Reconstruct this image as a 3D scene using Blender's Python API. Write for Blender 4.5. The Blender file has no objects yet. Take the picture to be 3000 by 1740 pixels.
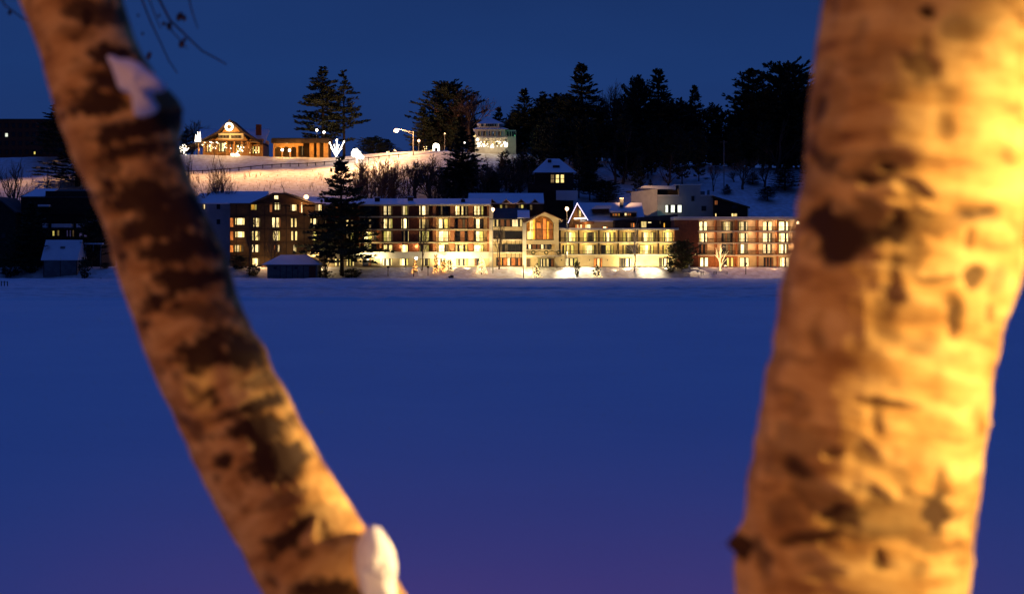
import bpy, math, random
from mathutils import Vector, noise, Matrix
import numpy as np
R = math.radians
sc = bpy.context.scene
col = sc.collection
random.seed(7)

# ------------------------------------------------------------------ camera
FPX, CAMZ, VH = 50 / 36 * 3000, 7.0, 726.0      # focal length in photo pixels, eye height above the ice, horizon row
cam = bpy.data.objects.new("camera", bpy.data.cameras.new("camera"))
col.objects.link(cam); sc.camera = cam
cam.location = (0, 0, CAMZ); cam.rotation_euler = (R(90), 0, 0)
cam.data.lens = 50; cam.data.sensor_width = 36
cam.data.shift_y = -(870 - VH) / 3000
cam.data.clip_start = 0.1; cam.data.clip_end = 6000
cam.data.dof.use_dof = True; cam.data.dof.focus_distance = 335; cam.data.dof.aperture_fstop = 2.7

# ------------------------------------------------------------------ world: dusk sky
SUN_EL, SUN_AZ = R(-3.0), R(200)
w = bpy.data.worlds.new("World"); sc.world = w; w.use_nodes = True
nt = w.node_tree; nt.nodes.clear()
out = nt.nodes.new("ShaderNodeOutputWorld"); bg = nt.nodes.new("ShaderNodeBackground")
sky = nt.nodes.new("ShaderNodeTexSky"); sky.sky_type = 'NISHITA'; sky.sun_disc = False
sky.sun_elevation = SUN_EL; sky.sun_rotation = SUN_AZ
sky.altitude = 500; sky.air_density = 1.2; sky.dust_density = 0.2; sky.ozone_density = 6
tint = nt.nodes.new("ShaderNodeMix"); tint.data_type = 'RGBA'; tint.blend_type = 'MULTIPLY'
tint.inputs[0].default_value = 1.0
tint.inputs[7].default_value = (0.16, 0.40, 1.0, 1)      # tungsten white balance of the night exposure
# the afterglow is uneven: keep a share of plain deep blue so the dome never goes black
addc = nt.nodes.new("ShaderNodeMix"); addc.data_type = 'RGBA'; addc.blend_type = 'ADD'; addc.inputs[0].default_value = 1.0
geo = nt.nodes.new("ShaderNodeTexCoord"); sep = nt.nodes.new("ShaderNodeSeparateXYZ"); ramp = nt.nodes.new("ShaderNodeValToRGB")
nt.links.new(geo.outputs["Generated"], sep.inputs[0]); nt.links.new(sep.outputs["Z"], ramp.inputs[0])
e = ramp.color_ramp.elements
SKYK = 10.0
e[0].position = 0.0; e[0].color = (0.0135, 0.028, 0.118, 1)
e[1].position = 0.12; e[1].color = (0.0108, 0.038, 0.153, 1)
e2 = e.new(0.22); e2.color = (0.0090, 0.029, 0.118, 1)
e3 = e.new(1.0); e3.color = (0.025, 0.080, 0.420, 1)
nt.links.new(sky.outputs[0], tint.inputs[6]); nt.links.new(tint.outputs[2], addc.inputs[6])
scl = nt.nodes.new("ShaderNodeVectorMath"); scl.operation = 'SCALE'; scl.inputs[3].default_value = SKYK
nt.links.new(ramp.outputs[0], scl.inputs[0]); nt.links.new(scl.outputs[0], addc.inputs[7])
mr = nt.nodes.new("ShaderNodeMapRange"); mr.interpolation_type = 'SMOOTHSTEP'       # the sky behind the camera is dimmed to keep blue off the trunks
mr.inputs[1].default_value = -.35; mr.inputs[2].default_value = .25; mr.inputs[3].default_value = .30; mr.inputs[4].default_value = 1
cn = nt.nodes.new("ShaderNodeTexNoise"); cn.inputs["Scale"].default_value = 3.5; cn.inputs["Detail"].default_value = 4      # thin uneven haze in the air
cm = nt.nodes.new("ShaderNodeMapping"); cm.inputs["Scale"].default_value = (1, 1, 3.5); nt.links.new(geo.outputs["Generated"], cm.inputs[0]); nt.links.new(cm.outputs[0], cn.inputs["Vector"])
cr = nt.nodes.new("ShaderNodeMapRange"); cr.inputs[1].default_value = .3; cr.inputs[2].default_value = .7; cr.inputs[3].default_value = .93; cr.inputs[4].default_value = 1.08; nt.links.new(cn.outputs[0], cr.inputs[0])
cs = nt.nodes.new("ShaderNodeVectorMath"); cs.operation = 'SCALE'; nt.links.new(addc.outputs[2], cs.inputs[0]); nt.links.new(cr.outputs[0], cs.inputs[3])
nt.links.new(sep.outputs["Y"], mr.inputs[0]); dim = nt.nodes.new("ShaderNodeVectorMath"); dim.operation = 'SCALE'
nt.links.new(cs.outputs[0], dim.inputs[0]); nt.links.new(mr.outputs[0], dim.inputs[3]); nt.links.new(dim.outputs[0], bg.inputs[0]); nt.links.new(bg.outputs[0], out.inputs[0])
bg.inputs[1].default_value = 0.1

sun = bpy.data.objects.new("sun", bpy.data.lights.new("sun", 'SUN'))
col.objects.link(sun); sun.data.energy = 0.02; sun.data.angle = R(60); sun.data.color = (0.35, 0.5, 1.0)
sun.rotation_euler = (R(50), 0, R(20))       # last glow of the sky behind the photographer

sc.view_settings.view_transform = 'Standard'; sc.view_settings.look = 'None'
sc.view_settings.exposure = 0; sc.view_settings.gamma = 1
sc.render.engine = 'CYCLES'
c = sc.cycles
c.use_denoising = True
try: c.denoiser = 'OPENIMAGEDENOISE'
except Exception: pass
c.max_bounces = 4; c.diffuse_bounces = 2; c.glossy_bounces = 2; c.transmission_bounces = 2; c.transparent_max_bounces = 8
c.sample_clamp_indirect = 3; c.use_light_tree = True; c.caustics_reflective = False; c.caustics_refractive = False

def X(u, y): return (u - 1500) * y / FPX
def Z(v, y): return CAMZ - (v - VH) * y / FPX

def lamp(kind, loc, power, color=(1, .62, .28), target=None, cone=60, blend=.6, size=0.0, name="lamp_or_added_light"):
    l = bpy.data.lights.new(name, kind); l.energy = power; l.color = color
    l.shadow_soft_size = size
    o = bpy.data.objects.new(name, l); col.objects.link(o); o.location = loc
    if kind == 'SPOT':
        l.spot_size = R(cone); l.spot_blend = blend
        d = Vector(target) - Vector(loc); o.rotation_euler = d.to_track_quat('-Z', 'Y').to_euler()
    return o

# unseen street lamps that light the two birches, with added spots among them
SOD = (1, .50, .14)
lamp('SPOT', (4.75, .0, 9.0), 4700, (1, .67, .27), (1.0, 2.5, 6.93), 12, .3, .10)
lamp('SPOT', (-1.6, -6.0, 9.0), 1050, (1, .43, .10), (0.72, 2.5, 6.9), 12, .5, .15)      # added unseen fill on the right birch from the front       # right birch, from behind right
lamp('SPOT', (-3.6, -3.8, 8.8), 680, (1, .37, .08), (-0.75, 3.2, 6.9), 26, .5, .12)     # left birch, from behind left
lamp('SPOT', (4.8, 5.2, 7.4), 4600, (1, .62, .24), (-0.35, 3.2, 6.15), 14, .9, .10)      # left birch, rim from the far right
lamp('SPOT', (1.6, -2.4, 8.6), 900, (1, .56, .22), (-0.27, 3.13, 6.16), 3.6, .5, .1)      # narrow spot added to brighten the snow lump on the left birch
lamp('SPOT', (0.0, 8.0, 13.5), 2100, (1, .09, .08), (0, 30, 0), 64, 1.0, .2)          # added red spot that tints the near ice below the bank

# ------------------------------------------------------------------ materials
MATS = {}
def mat(name, color=(.5, .5, .5), rough=.8, noise_amt=0.0, scale=1.0, color2=None, emit=None, strength=0, bump=0, bscale=None, metallic=0, spec=.3):
    if name in MATS: return MATS[name]
    m = bpy.data.materials.new(name); m.use_nodes = True; n = m.node_tree; b = n.nodes["Principled BSDF"]
    b.inputs["Base Color"].default_value = (*color, 1); b.inputs["Roughness"].default_value = rough
    b.inputs["Metallic"].default_value = metallic
    b.inputs["Specular IOR Level"].default_value = spec
    g = n.nodes.new("ShaderNodeNewGeometry")
    if color2 is not None:
        t = n.nodes.new("ShaderNodeTexNoise"); t.inputs["Scale"].default_value = scale; t.inputs["Detail"].default_value = 4
        mx = n.nodes.new("ShaderNodeMix"); mx.data_type = 'RGBA'
        mx.inputs[6].default_value = (*color, 1); mx.inputs[7].default_value = (*color2, 1)
        mr = n.nodes.new("ShaderNodeMapRange"); mr.inputs[1].default_value = .35; mr.inputs[2].default_value = .65
        n.links.new(g.outputs["Position"], t.inputs["Vector"]); n.links.new(t.outputs[0], mr.inputs[0])
        n.links.new(mr.outputs[0], mx.inputs[0]); n.links.new(mx.outputs[2], b.inputs["Base Color"])
    if emit is not None:
        b.inputs["Emission Color"].default_value = (*emit, 1)
        t = n.nodes.new("ShaderNodeTexNoise"); t.inputs["Scale"].default_value = scale; t.inputs["Detail"].default_value = 3
        mp = n.nodes.new("ShaderNodeMapping"); mp.inputs["Scale"].default_value = (1.6, 1, .6)
        mr = n.nodes.new("ShaderNodeMapRange"); mr.inputs[1].default_value = .3; mr.inputs[2].default_value = .7
        mr.inputs[3].default_value = strength * (1 - noise_amt); mr.inputs[4].default_value = strength * (1 + noise_amt)
        n.links.new(g.outputs["Position"], mp.inputs[0]); n.links.new(mp.outputs[0], t.inputs["Vector"])
        n.links.new(t.outputs[0], mr.inputs[0])
        oi = n.nodes.new("ShaderNodeObjectInfo"); rr = n.nodes.new("ShaderNodeMapRange"); rr.inputs[3].default_value = .4 if noise_amt else 1; rr.inputs[4].default_value = 1.7 if noise_amt else 1
        mu = n.nodes.new("ShaderNodeMath"); mu.operation = 'MULTIPLY'; n.links.new(oi.outputs["Random"], rr.inputs[0])      # every room is lit differently
        n.links.new(rr.outputs[0], mu.inputs[0]); n.links.new(mr.outputs[0], mu.inputs[1]); n.links.new(mu.outputs[0], b.inputs["Emission Strength"])
        m.cycles.emission_sampling = 'NONE'
    if bump:
        t = n.nodes.new("ShaderNodeTexNoise"); t.inputs["Scale"].default_value = bscale or scale; t.inputs["Detail"].default_value = 5
        bp = n.nodes.new("ShaderNodeBump"); bp.inputs["Strength"].default_value = 1; bp.inputs["Distance"].default_value = bump
        n.links.new(g.outputs["Position"], t.inputs["Vector"]); n.links.new(t.outputs[0], bp.inputs["Height"])
        n.links.new(bp.outputs[0], b.inputs["Normal"])
    MATS[name] = m; return m

SNOW = mat("snow", (.80, .82, .86), .7, scale=.25, color2=(.74, .76, .80), bump=.10, bscale=1.3)
SLOPE = mat("slope_snow", (.80, .81, .84), .75, scale=.7, color2=(.62, .58, .56), bump=.25, bscale=.9)
RSNOW = mat("roof_snow", (.84, .86, .90), .7, scale=.4, color2=(.78, .80, .85), bump=.05, bscale=.8)
ROOFD = mat("dark_roofing", (.05, .045, .045), .8, scale=.8, color2=(.08, .07, .07))
BROWN = mat("brown_siding", (.115, .070, .033), .85, scale=1.2, color2=(.075, .048, .026))
TAN = mat("tan_stucco", (.68, .56, .40), .85, scale=.5, color2=(.58, .40, .25))
DBRN = mat("dark_timber", (.05, .032, .024), .85, scale=1.0, color2=(.03, .02, .017))
BRICK = mat("orange_brick", (.42, .17, .065), .85, scale=2.5, color2=(.30, .11, .045))
BRICK2 = mat("dark_red_brick", (.20, .065, .035), .85, scale=2.5, color2=(.13, .045, .028))
PLAST = mat("cream_stucco", (.74, .60, .34), .85, scale=.6, color2=(.62, .48, .26))
WHITE = mat("white_paint", (.78, .72, .56), .6, scale=.8, color2=(.68, .61, .46))
GREYW = mat("pale_grey_siding", (.46, .48, .50), .8, scale=.7, color2=(.38, .40, .43))
GREYD = mat("grey_green_boards", (.17, .19, .19), .85, scale=1.2, color2=(.12, .135, .14))
LOG = mat("golden_log", (.55, .30, .09), .6, scale=1.2, color2=(.42, .20, .06))
FRAME = mat("black_window_frame", (.03, .025, .02), .5)
RAIL = mat("black_railing", (.03, .028, .026), .5, metallic=.3)
GLASSD = mat("unlit_glass", (.02, .022, .03), .12, spec=.6, scale=1, color2=(.035, .035, .04))
STEEL = mat("galvanised_steel", (.35, .33, .30), .5, metallic=.4)
NEED = mat("pine_needles", (.028, .040, .022), .8, scale=.6, color2=(.045, .050, .024))
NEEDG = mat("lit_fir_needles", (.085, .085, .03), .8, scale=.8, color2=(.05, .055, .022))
WOOD = mat("bare_bark", (.11, .075, .055), .85, scale=2, color2=(.07, .05, .04))
WOODR = mat("reddish_twigs", (.20, .115, .075), .85, scale=.6, color2=(.13, .08, .055))
TRK = mat("conifer_bark", (.060, .040, .030), .9, scale=2, color2=(.035, .026, .022))
EM = {
 'W': mat("window_white", (.3, .3, .25), emit=(1, .74, .33), strength=1.75, noise_amt=.5, scale=1.3),
 'Y': mat("window_yellow", (.3, .25, .15), emit=(1, .72, .24), strength=1.05, noise_amt=.55, scale=1.3),
 'G': mat("window_greenish", (.3, .28, .1), emit=(1, .80, .18), strength=.62, noise_amt=.5, scale=1.1),
 'A': mat("window_amber", (.3, .2, .05), emit=(1, .48, .05), strength=.85, noise_amt=.5, scale=1.6),
 'O': mat("window_orange", (.3, .12, .05), emit=(1, .28, .05), strength=.55, noise_amt=.6, scale=1.6),
 'R': mat("window_brown", (.1, .05, .03), emit=(1, .30, .08), strength=.16, noise_amt=.5, scale=1.6),
 'd': mat("window_dim", (.06, .05, .04), emit=(1, .62, .25), strength=.12, noise_amt=.6, scale=1.4),
 'D': GLASSD,
 'C': mat("window_cool", (.3, .3, .3), emit=(.95, 1, .80), strength=1.9, noise_amt=.3, scale=1.6),
 'B': mat("window_violet", (.1, .1, .15), emit=(.30, .25, .75), strength=.14, noise_amt=.5, scale=1.6),
}
BULB = mat("lamp_globe", (1, 1, 1), emit=(1, .52, .22), strength=4.5)
BULBW = mat("white_lamp_globe", (1, 1, 1), emit=(1, .9, .75), strength=12)
FAIRY = mat("fairy_lights_white", (1, 1, 1), emit=(1, .86, .62), strength=5)
FAIRYY = mat("fairy_lights_yellow", (1, 1, 1), emit=(1, .68, .22), strength=1.7)
FAIRYO = mat("fairy_lights_orange", (1, .6, .3), emit=(1, .42, .10), strength=2.4)
FAIRYV = mat("fairy_lights_cool", (1, 1, 1), emit=(.85, .75, 1), strength=1.6)

# ------------------------------------------------------------------ mesh builder
def tag(o, label=None, cat=None, group=None, kind=None):
    if label: o["label"] = label
    if cat: o["category"] = cat
    if group: o["group"] = group
    if kind: o["kind"] = kind
    return o
def empty(name, loc, label, cat, group=None):
    o = bpy.data.objects.new(name, None); col.objects.link(o); o.location = loc; o.empty_display_size = .5
    return tag(o, label, cat, group)
def wloc(o):
    v = Vector((0, 0, 0))
    while o is not None: v += Vector(o.location); o = o.parent
    return v
class MB:
    def __init__(s): s.v = []; s.f = []; s.m = []; s.mats = []
    def mi(s, m):
        if m not in s.mats: s.mats.append(m)
        return s.mats.index(m)
    def face(s, pts, m):
        k = len(s.v); s.v += [tuple(p) for p in pts]; s.f.append(tuple(range(k, k + len(pts)))); s.m.append(s.mi(m))
    def box(s, x0, y0, z0, x1, y1, z1, m):
        if x0 > x1: x0, x1 = x1, x0
        if y0 > y1: y0, y1 = y1, y0
        if z0 > z1: z0, z1 = z1, z0
        k = len(s.v); i = s.mi(m)
        s.v += [(x0, y0, z0), (x1, y0, z0), (x1, y1, z0), (x0, y1, z0), (x0, y0, z1), (x1, y0, z1), (x1, y1, z1), (x0, y1, z1)]
        for q in ((0, 3, 2, 1), (4, 5, 6, 7), (0, 1, 5, 4), (1, 2, 6, 5), (2, 3, 7, 6), (3, 0, 4, 7)):
            s.f.append(tuple(k + a for a in q)); s.m.append(i)
    def pbox(s, D, u0, v0, u1, v1, ya, yb, m):      # a box whose front face at distance D covers photo rectangle u0..u1, v0..v1
        s.box(X(u0, D), ya, Z(v1, D), X(u1, D), yb, Z(v0, D), m)
    def prism(s, poly, y0, y1, m, axis='y'):
        n = len(poly); k = len(s.v); i = s.mi(m)
        P = (lambda p, q: (p[0], q, p[1])) if axis == 'y' else (lambda p, q: (q, p[0], p[1]))
        s.v += [P(p, y0) for p in poly] + [P(p, y1) for p in poly]
        s.f.append(tuple(range(k, k + n))); s.m.append(i)
        s.f.append(tuple(range(k + 2 * n - 1, k + n - 1, -1))); s.m.append(i)
        for j in range(n):
            a, b = k + j, k + (j + 1) % n
            s.f.append((a, a + n, b + n, b)); s.m.append(i)
    def tube(s, p0, p1, r0, r1, m, n=5, cap=False):
        p0 = Vector(p0); p1 = Vector(p1); d = p1 - p0
        if d.length < 1e-6: return
        a = d.orthogonal().normalized(); b = d.normalized().cross(a); k = len(s.v); i = s.mi(m)
        for p, r in ((p0, r0), (p1, r1)):
            for j in range(n):
                t = 2 * math.pi * j / n; s.v.append(tuple(p + a * (r * math.cos(t)) + b * (r * math.sin(t))))
        for j in range(n):
            j2 = (j + 1) % n; s.f.append((k + j, k + j2, k + n + j2, k + n + j)); s.m.append(i)
        if cap: s.f.append(tuple(range(k + n, k + 2 * n))); s.m.append(i)
    def path(s, pts, radii, m, n=5):
        for j in range(len(pts) - 1): s.tube(pts[j], pts[j + 1], radii[j], radii[j + 1], m, n, j == len(pts) - 2)
    def ball(s, c, r, m, nu=8, nv=6, sz=1.0, wob=0):
        k = len(s.v); i = s.mi(m); c = Vector(c)
        for a in range(nv + 1):
            t = math.pi * a / nv
            for b in range(nu):
                p = 2 * math.pi * b / nu
                d = Vector((math.sin(t) * math.cos(p), math.sin(t) * math.sin(p), math.cos(t) * sz))
                rr = r * (1 + wob * noise.noise(d * 2.1 + c))
                s.v.append(tuple(c + d * rr))
        for a in range(nv):
            for b in range(nu):
                b2 = (b + 1) % nu
                s.f.append((k + a * nu + b, k + (a + 1) * nu + b, k + (a + 1) * nu + b2, k + a * nu + b2)); s.m.append(i)
    def merge(s, o, mx):
        k = len(s.v); s.v += [tuple(mx @ Vector(p)) for p in o.v]; s.f += [tuple(a + k for a in f) for f in o.f]
        im = [s.mi(m) for m in o.mats]; s.m += [im[a] for a in o.m]
    def build(s, name, parent=None, smooth=False, origin=None):
        me = bpy.data.meshes.new(name)
        if parent is not None: off = wloc(parent)
        elif origin is not None: off = Vector(origin)
        else: off = Vector((0, 0, 0))
        a = np.array(s.v, dtype=float) - np.array(off)
        me.from_pydata(a.tolist(), [], s.f)
        for m in s.mats: me.materials.append(m)
        me.polygons.foreach_set("material_index", s.m)
        if smooth: me.polygons.foreach_set("use_smooth", [True] * len(s.f))
        o = bpy.data.objects.new(name, me); col.objects.link(o)
        if parent is not None: o.parent = parent
        else: o.location = off
        return o

# ------------------------------------------------------------------ terrain
def sm(a, b, t):
    t = max(0, min(1, (t - a) / (b - a))); return t * t * (3 - 2 * t)
def crest(x):                                   # height of the hill brow
    pts = [(-400, 33.5), (-150, 34.2), (-100, 35.0), (-60, 34.0), (-25, 36.2), (0, 35), (30, 33), (80, 31), (150, 30), (400, 28)]
    for (a, p), (b, q) in zip(pts, pts[1:]):
        if x <= b: return p + (q - p) * sm(a, b, x)
    return pts[-1][1]
def shore(x):                                   # where the far bank meets the ice
    return 328.5 + 3.6 * noise.noise(Vector((x * .03, 3, 0))) + 1.4 * noise.noise(Vector((x * .11, 1, 0))) - 3.5 * sm(-60, -90, x)
def ground(x, y):
    if y < 150:
        return 5.35 - 5.75 * sm(3.6, 18, y) + .04 * noise.noise(Vector((x, y, 0)))
    s0 = shore(x); z = -.4
    z += (2.85 + .3 * noise.noise(Vector((x * .05, 7, 0)))) * sm(s0 - 1.5, s0 + 6.5, y)
    z += 10.5 * sm(352, 374, y)
    H = crest(x) - 12.9
    t = max(0, min(1, (y - 372) / (428 - 372)))
    z += H * (t ** .93 if t < 1 else 1)
    z += .035 * max(0, y - 428)
    if y > 333: z += .35 * noise.noise(Vector((x * .08, y * .08, 0))) * sm(333, 372, y) + .10 * noise.noise(Vector((x * .5, y * .5, 2))) * sm(333, 345, y)
    return z
def gp(u, v, y0=328, y1=640):
    """the terrain point seen at photo pixel u, v"""
    y = y0
    while y < y1:
        if ground(X(u, y), y) >= Z(v, y): break
        y += .5
    return Vector((X(u, y), y, ground(X(u, y), y)))
def gd(u, y):
    x = X(u, y); return Vector((x, y, ground(x, y)))

xs = [-900, -600, -420] + list(np.arange(-300, -178, 8)) + list(np.arange(-178, 178, 2.2)) + list(np.arange(178, 301, 8)) + [420, 600, 900]
ysn = [-60, -30, -10, 0] + list(np.arange(1, 21, 1.0)) + [40, 120, 250, 300, 318] + list(np.arange(321, 380, .8)) + list(np.arange(380, 445, 1.6)) + list(np.arange(446, 520, 6)) + [560, 620, 700, 850, 1100, 1500, 2200]
mb = MB(); nx = len(xs)
for y in ysn:
    for x in xs: mb.v.append((x, y, ground(x, y)))
i = mb.mi(SLOPE)
for a in range(len(ysn) - 1):
    for b in range(nx - 1):
        k = a * nx + b; mb.f.append((k, k + 1, k + 1 + nx, k + nx)); mb.m.append(i)
tag(mb.build("terrain", smooth=True), "snow covered hillside and banks round the frozen lake", kind="structure")

# the frozen lake
def lakez(x, y):
    z = .05 * noise.noise(Vector((x * .035, y * .035, 0)))
    z += .016 * noise.noise(Vector((x * .4, y * .12, 4)))
    for yr, hh, wd in ((190, .36, 1.6), (197, .16, 1.2), (243, .26, 1.5), (316, .2, 1.2)):
        yy = yr + 1.2 * noise.noise(Vector((x * .05, yr, 0))) + .4 * noise.noise(Vector((x * .6, yr, 2)))
        z += hh * math.exp(-((y - yy) / wd) ** 2) * (1.0 + 1.2 * noise.noise(Vector((x * .35, y * .3, 9))))
    if 192 < y < 322: z += .17 * noise.noise(Vector((x * .5, y * .16, 5))) + .12 * noise.noise(Vector((x * 1.1, y * .4, 6)))
    return z
xs2 = [-900, -400] + list(np.arange(-160, 161, 1.6)) + [400, 900]
ys2 = [13, 16, 20, 25] + list(np.arange(30, 186, 4.0)) + list(np.arange(186, 200, .6)) + list(np.arange(200, 239, 2)) + list(np.arange(239, 248, .7)) + list(np.arange(249, 312, 2.5)) + list(np.arange(312, 334, 1.0))
mb = MB(); nx = len(xs2)
for y in ys2:
    for x in xs2: mb.v.append((x, y, lakez(x, y)))
ICE = mat("lake_snow", (.78, .79, .84), .8, scale=.05, color2=(.72, .74, .81), bump=.10, bscale=.3, spec=.15)
PACK = mat("packed_track_snow", (.52, .55, .60), .7, scale=.30, color2=(.78, .80, .85), bump=.22, bscale=.8)
ia, ib = mb.mi(ICE), mb.mi(PACK)
for a in range(len(ys2) - 1):
    for b in range(nx - 1):
        k = a * nx + b; mb.f.append((k, k + 1, k + 1 + nx, k + nx)); mb.m.append(ib if 190 <= ys2[a] < 316 else ia)
tag(mb.build("frozen_lake", smooth=True), "smooth snow covered lake ice with a ploughed track before the far shore", kind="structure")
# ------------------------------------------------------------------ building parts
def window(parent, D, u, v, wd, ht, code, yw=None, frame=FRAME, ft=1.1, name="window"):
    """u, v centre and size in photo pixels at distance D; wall face at yw; code: one letter per vertical strip"""
    yw = D if yw is None else yw
    s = D / FPX; x0, x1, z0, z1 = X(u - wd / 2, D), X(u + wd / 2, D), Z(v + ht / 2, D), Z(v - ht / 2, D); t = ft * s
    f = MB(); ya, yb = yw - .14, yw + .02
    f.box(x0 - t, ya, z0 - t, x0, yb, z1 + t, frame); f.box(x1, ya, z0 - t, x1 + t, yb, z1 + t, frame)
    f.box(x0, ya, z1, x1, yb, z1 + t, frame); f.box(x0, ya, z0 - t, x1, yb, z0, frame)
    p = MB(); n = len(code); runs = []; k = 0
    while k < n:
        j = k
        while j < n and code[j] == code[k]: j += 1
        runs.append((k, j)); k = j
    for a, b in runs:
        xa, xb = x0 + (x1 - x0) * a / n, x0 + (x1 - x0) * b / n
        p.face([(xa, yw - .05, z0), (xb, yw - .05, z0), (xb, yw - .05, z1), (xa, yw - .05, z1)], EM[code[a]])
        if b < n: f.box(xb - t * .45, ya + .03, z0, xb + t * .45, yb, z1, frame)
    w_ = f.build(name, parent); p.build("pane", w_)
    return w_
def part(name, parent, *boxes, D=None, m=None):
    b = MB()
    for q in boxes:
        if len(q) == 6: b.pbox(D, *q, m)
        else: b.pbox(D, *q[:6], q[6])
    return b.build(name, parent)
def railing(parent, D, u0, v0, u1, v1, y, n=None, name="balcony_railing", solid=False, m=None):
    m = m or RAIL; b = MB(); x0, x1, z0, z1 = X(u0, D), X(u1, D), Z(v1, D), Z(v0, D)
    b.box(x0, y, z1 - .07, x1, y + .07, z1, m); b.box(x0, y, z0, x1, y + .07, z0 + .06, m)
    n = n or max(3, int((x1 - x0) / .32))
    for k in range(n + 1):
        x = x0 + (x1 - x0) * k / n; b.box(x - .025, y + .01, z0, x + .025, y + .06, z1, m)
    return b.build(name, parent)
def roof_y(parent, D, poly, ya, yb, m, name="roof"):      # polygon in photo pixels, extruded in depth
    b = MB(); b.prism([(X(u, D), Z(v, D)) for u, v in poly], ya, yb, m); return b.build(name, parent)
def roof_x(parent, x0, x1, poly, m, name="roof"):         # polygon in y,z extruded along x
    b = MB(); b.prism(poly, x0, x1, m, 'x'); return b.build(name, parent)
def chimney(parent, D, u0, v0, u1, v1, y, m, cap=True, name="chimney"):
    b = MB(); b.pbox(D, u0, v0, u1, v1, y, y + 1.2, m)
    if cap: b.pbox(D, u0 - 1, v0 - 2, u1 + 1, v0 + .0, y - .1, y + 1.3, RSNOW)
    return b.build(name, parent)

# ================================================================== the lakeside hotel
# ---- brown gabled wing
D = 338
wa = empty("hotel_wing", gd(800, D + 6), "dark brown timber hotel wing with a broad gable and five rows of lit windows", "building", "wings of the lakeside hotel")
part("wall", wa, (674, 597, 957, 792, D, D + 14), (674, 596.5, 957, 600, D - .4, D), D=D, m=BROWN)
b = MB(); b.prism([(X(u, D), Z(v, D)) for u, v in ((735, 597), (805, 568), (835, 568), (922, 597))], D + .1, D + 13, BROWN); b.build("gable", wa)
roof_y(wa, D, [(728, 598), (800, 565.5), (840, 565.5), (930, 598), (924, 599), (838, 569.5), (803, 569.5), (735, 599.5)], D - .5, D + 14, ROOFD)
roof_x(wa, X(588, D), X(762, D), [(D + .2, Z(595, D)), (D + 13, Z(560.5, D + 13)), (D + 13, Z(566, D + 13)), (D + .2, Z(598, D))], RSNOW, "snowy_roof")
roof_x(wa, X(885, D), X(962, D), [(D + .2, Z(597, D)), (D + 13, Z(577, D + 13)), (D + 13, Z(583, D + 13)), (D + .2, Z(600, D))], RSNOW, "snowy_roof")
# floor bands and vertical battens
for v in (631, 670, 709.5, 748): part("floor_band", wa, (674, v, 957, v + 1.6, D - .12, D), D=D, m=DBRN)
for u in (692, 730, 775, 838, 890, 942): part("batten", wa, (u, 598, u + 2, 790, D - .09, D), D=D, m=DBRN)
WA = [(744, 606, 16, 18, "AAG"), (814, 605, 17, 19, "WYWd"), (860, 607, 17, 21, "dWWY"), (881, 609, 9, 28, "ROW"), (933, 607, 20, 21, "ddWY"), (971, 609, 10, 14, "WW"), (794, 609, 7, 26, "R"),
      (809.6, 578.6, 11, 10, "W"),
      (679, 652, 9, 26, "O"), (703, 649, 27, 19, "YWWWY"), (752, 652, 20, 25, "YdWYd"), (810, 652, 24, 28, "WWDWYR"), (861, 653, 16, 25, "YDY"), (920, 654, 20, 26, "YDWWd"), (963, 650, 20, 20, "dWWd"),
      (679, 691, 9, 26, "O"), (703, 687, 26, 16, "YWWY"), (750, 691, 22, 26, "YDYYd"), (810, 691, 20, 27, "YWWG"), (862, 691, 17, 26, "YDY"), (921, 692, 14, 24, "dGG"),
      (679, 729, 9, 20, "O"), (701, 728, 25, 19, "YWAd"), (750, 728, 22, 21, "WDWWd"), (811, 728, 16, 20, "ODW"), (864, 728, 8, 20, "WY"),
      (750, 768, 20, 22, "YWWd"), (774, 780, 9, 8, "R"), (966, 769, 20, 24, "WYdY")]
for u, v, a, h, cd in WA:
    if a: window(wa, D, u, v, a, h, cd)
part("balcony", wa, (906, 626, 948, 634, D - 1.5, D), D=D, m=PLAST)
railing(wa, D - 1.5, 907, 618, 948, 627, D - 1.5)
part("entrance_canopy", wa, (905, 738, 960, 752, D - 2.5, D), D=D, m=PLAST)
lamp('POINT', (X(897, D) + 0, D - 1.6, Z(583, D)), 520, (1, .45, .15))
lamp('POINT', (X(775, D), D - 3.0, Z(765, D)), 260, (1, .55, .2))
lamp('POINT', (X(930, D), D - 4.0, Z(762, D)), 900, (1, .72, .38))
lamp('POINT', (X(700, D), D - 2.5, Z(705, D)), 160, (1, .5, .18))
lamp('POINT', (X(840, D), D - 3.5, Z(690, D)), 160, (1, .5, .18))
# recessed grey wing on its left
D = 345
wg = empty("hotel_annex", gd(630, D + 5), "shadowed grey hotel annex beside the brown gabled wing", "building", "wings of the lakeside hotel")
part("wall", wg, (560, 594, 676, 795, D, D + 12), D=D, m=GREYW)
roof_x(wg, X(556, D), X(680, D), [(D - .4, Z(595, D)), (D + 12, Z(566, D + 12)), (D + 12, Z(570, D + 12)), (D - .4, Z(597, D))], RSNOW)
window(wg, D, 597, 606, 7, 13, "dW"); window(wg, D, 598, 643, 5, 9, "dW"); window(wg, D, 596, 683, 7, 10, "dd"); window(wg, D, 640, 606, 8, 12, "D"); window(wg, D, 640, 650, 8, 12, "D")
b = MB(); b.pbox(D, 640, 580, 643, 596, D + 2, D + 3, STEEL); b.build("vent_pipe", wg)

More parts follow.
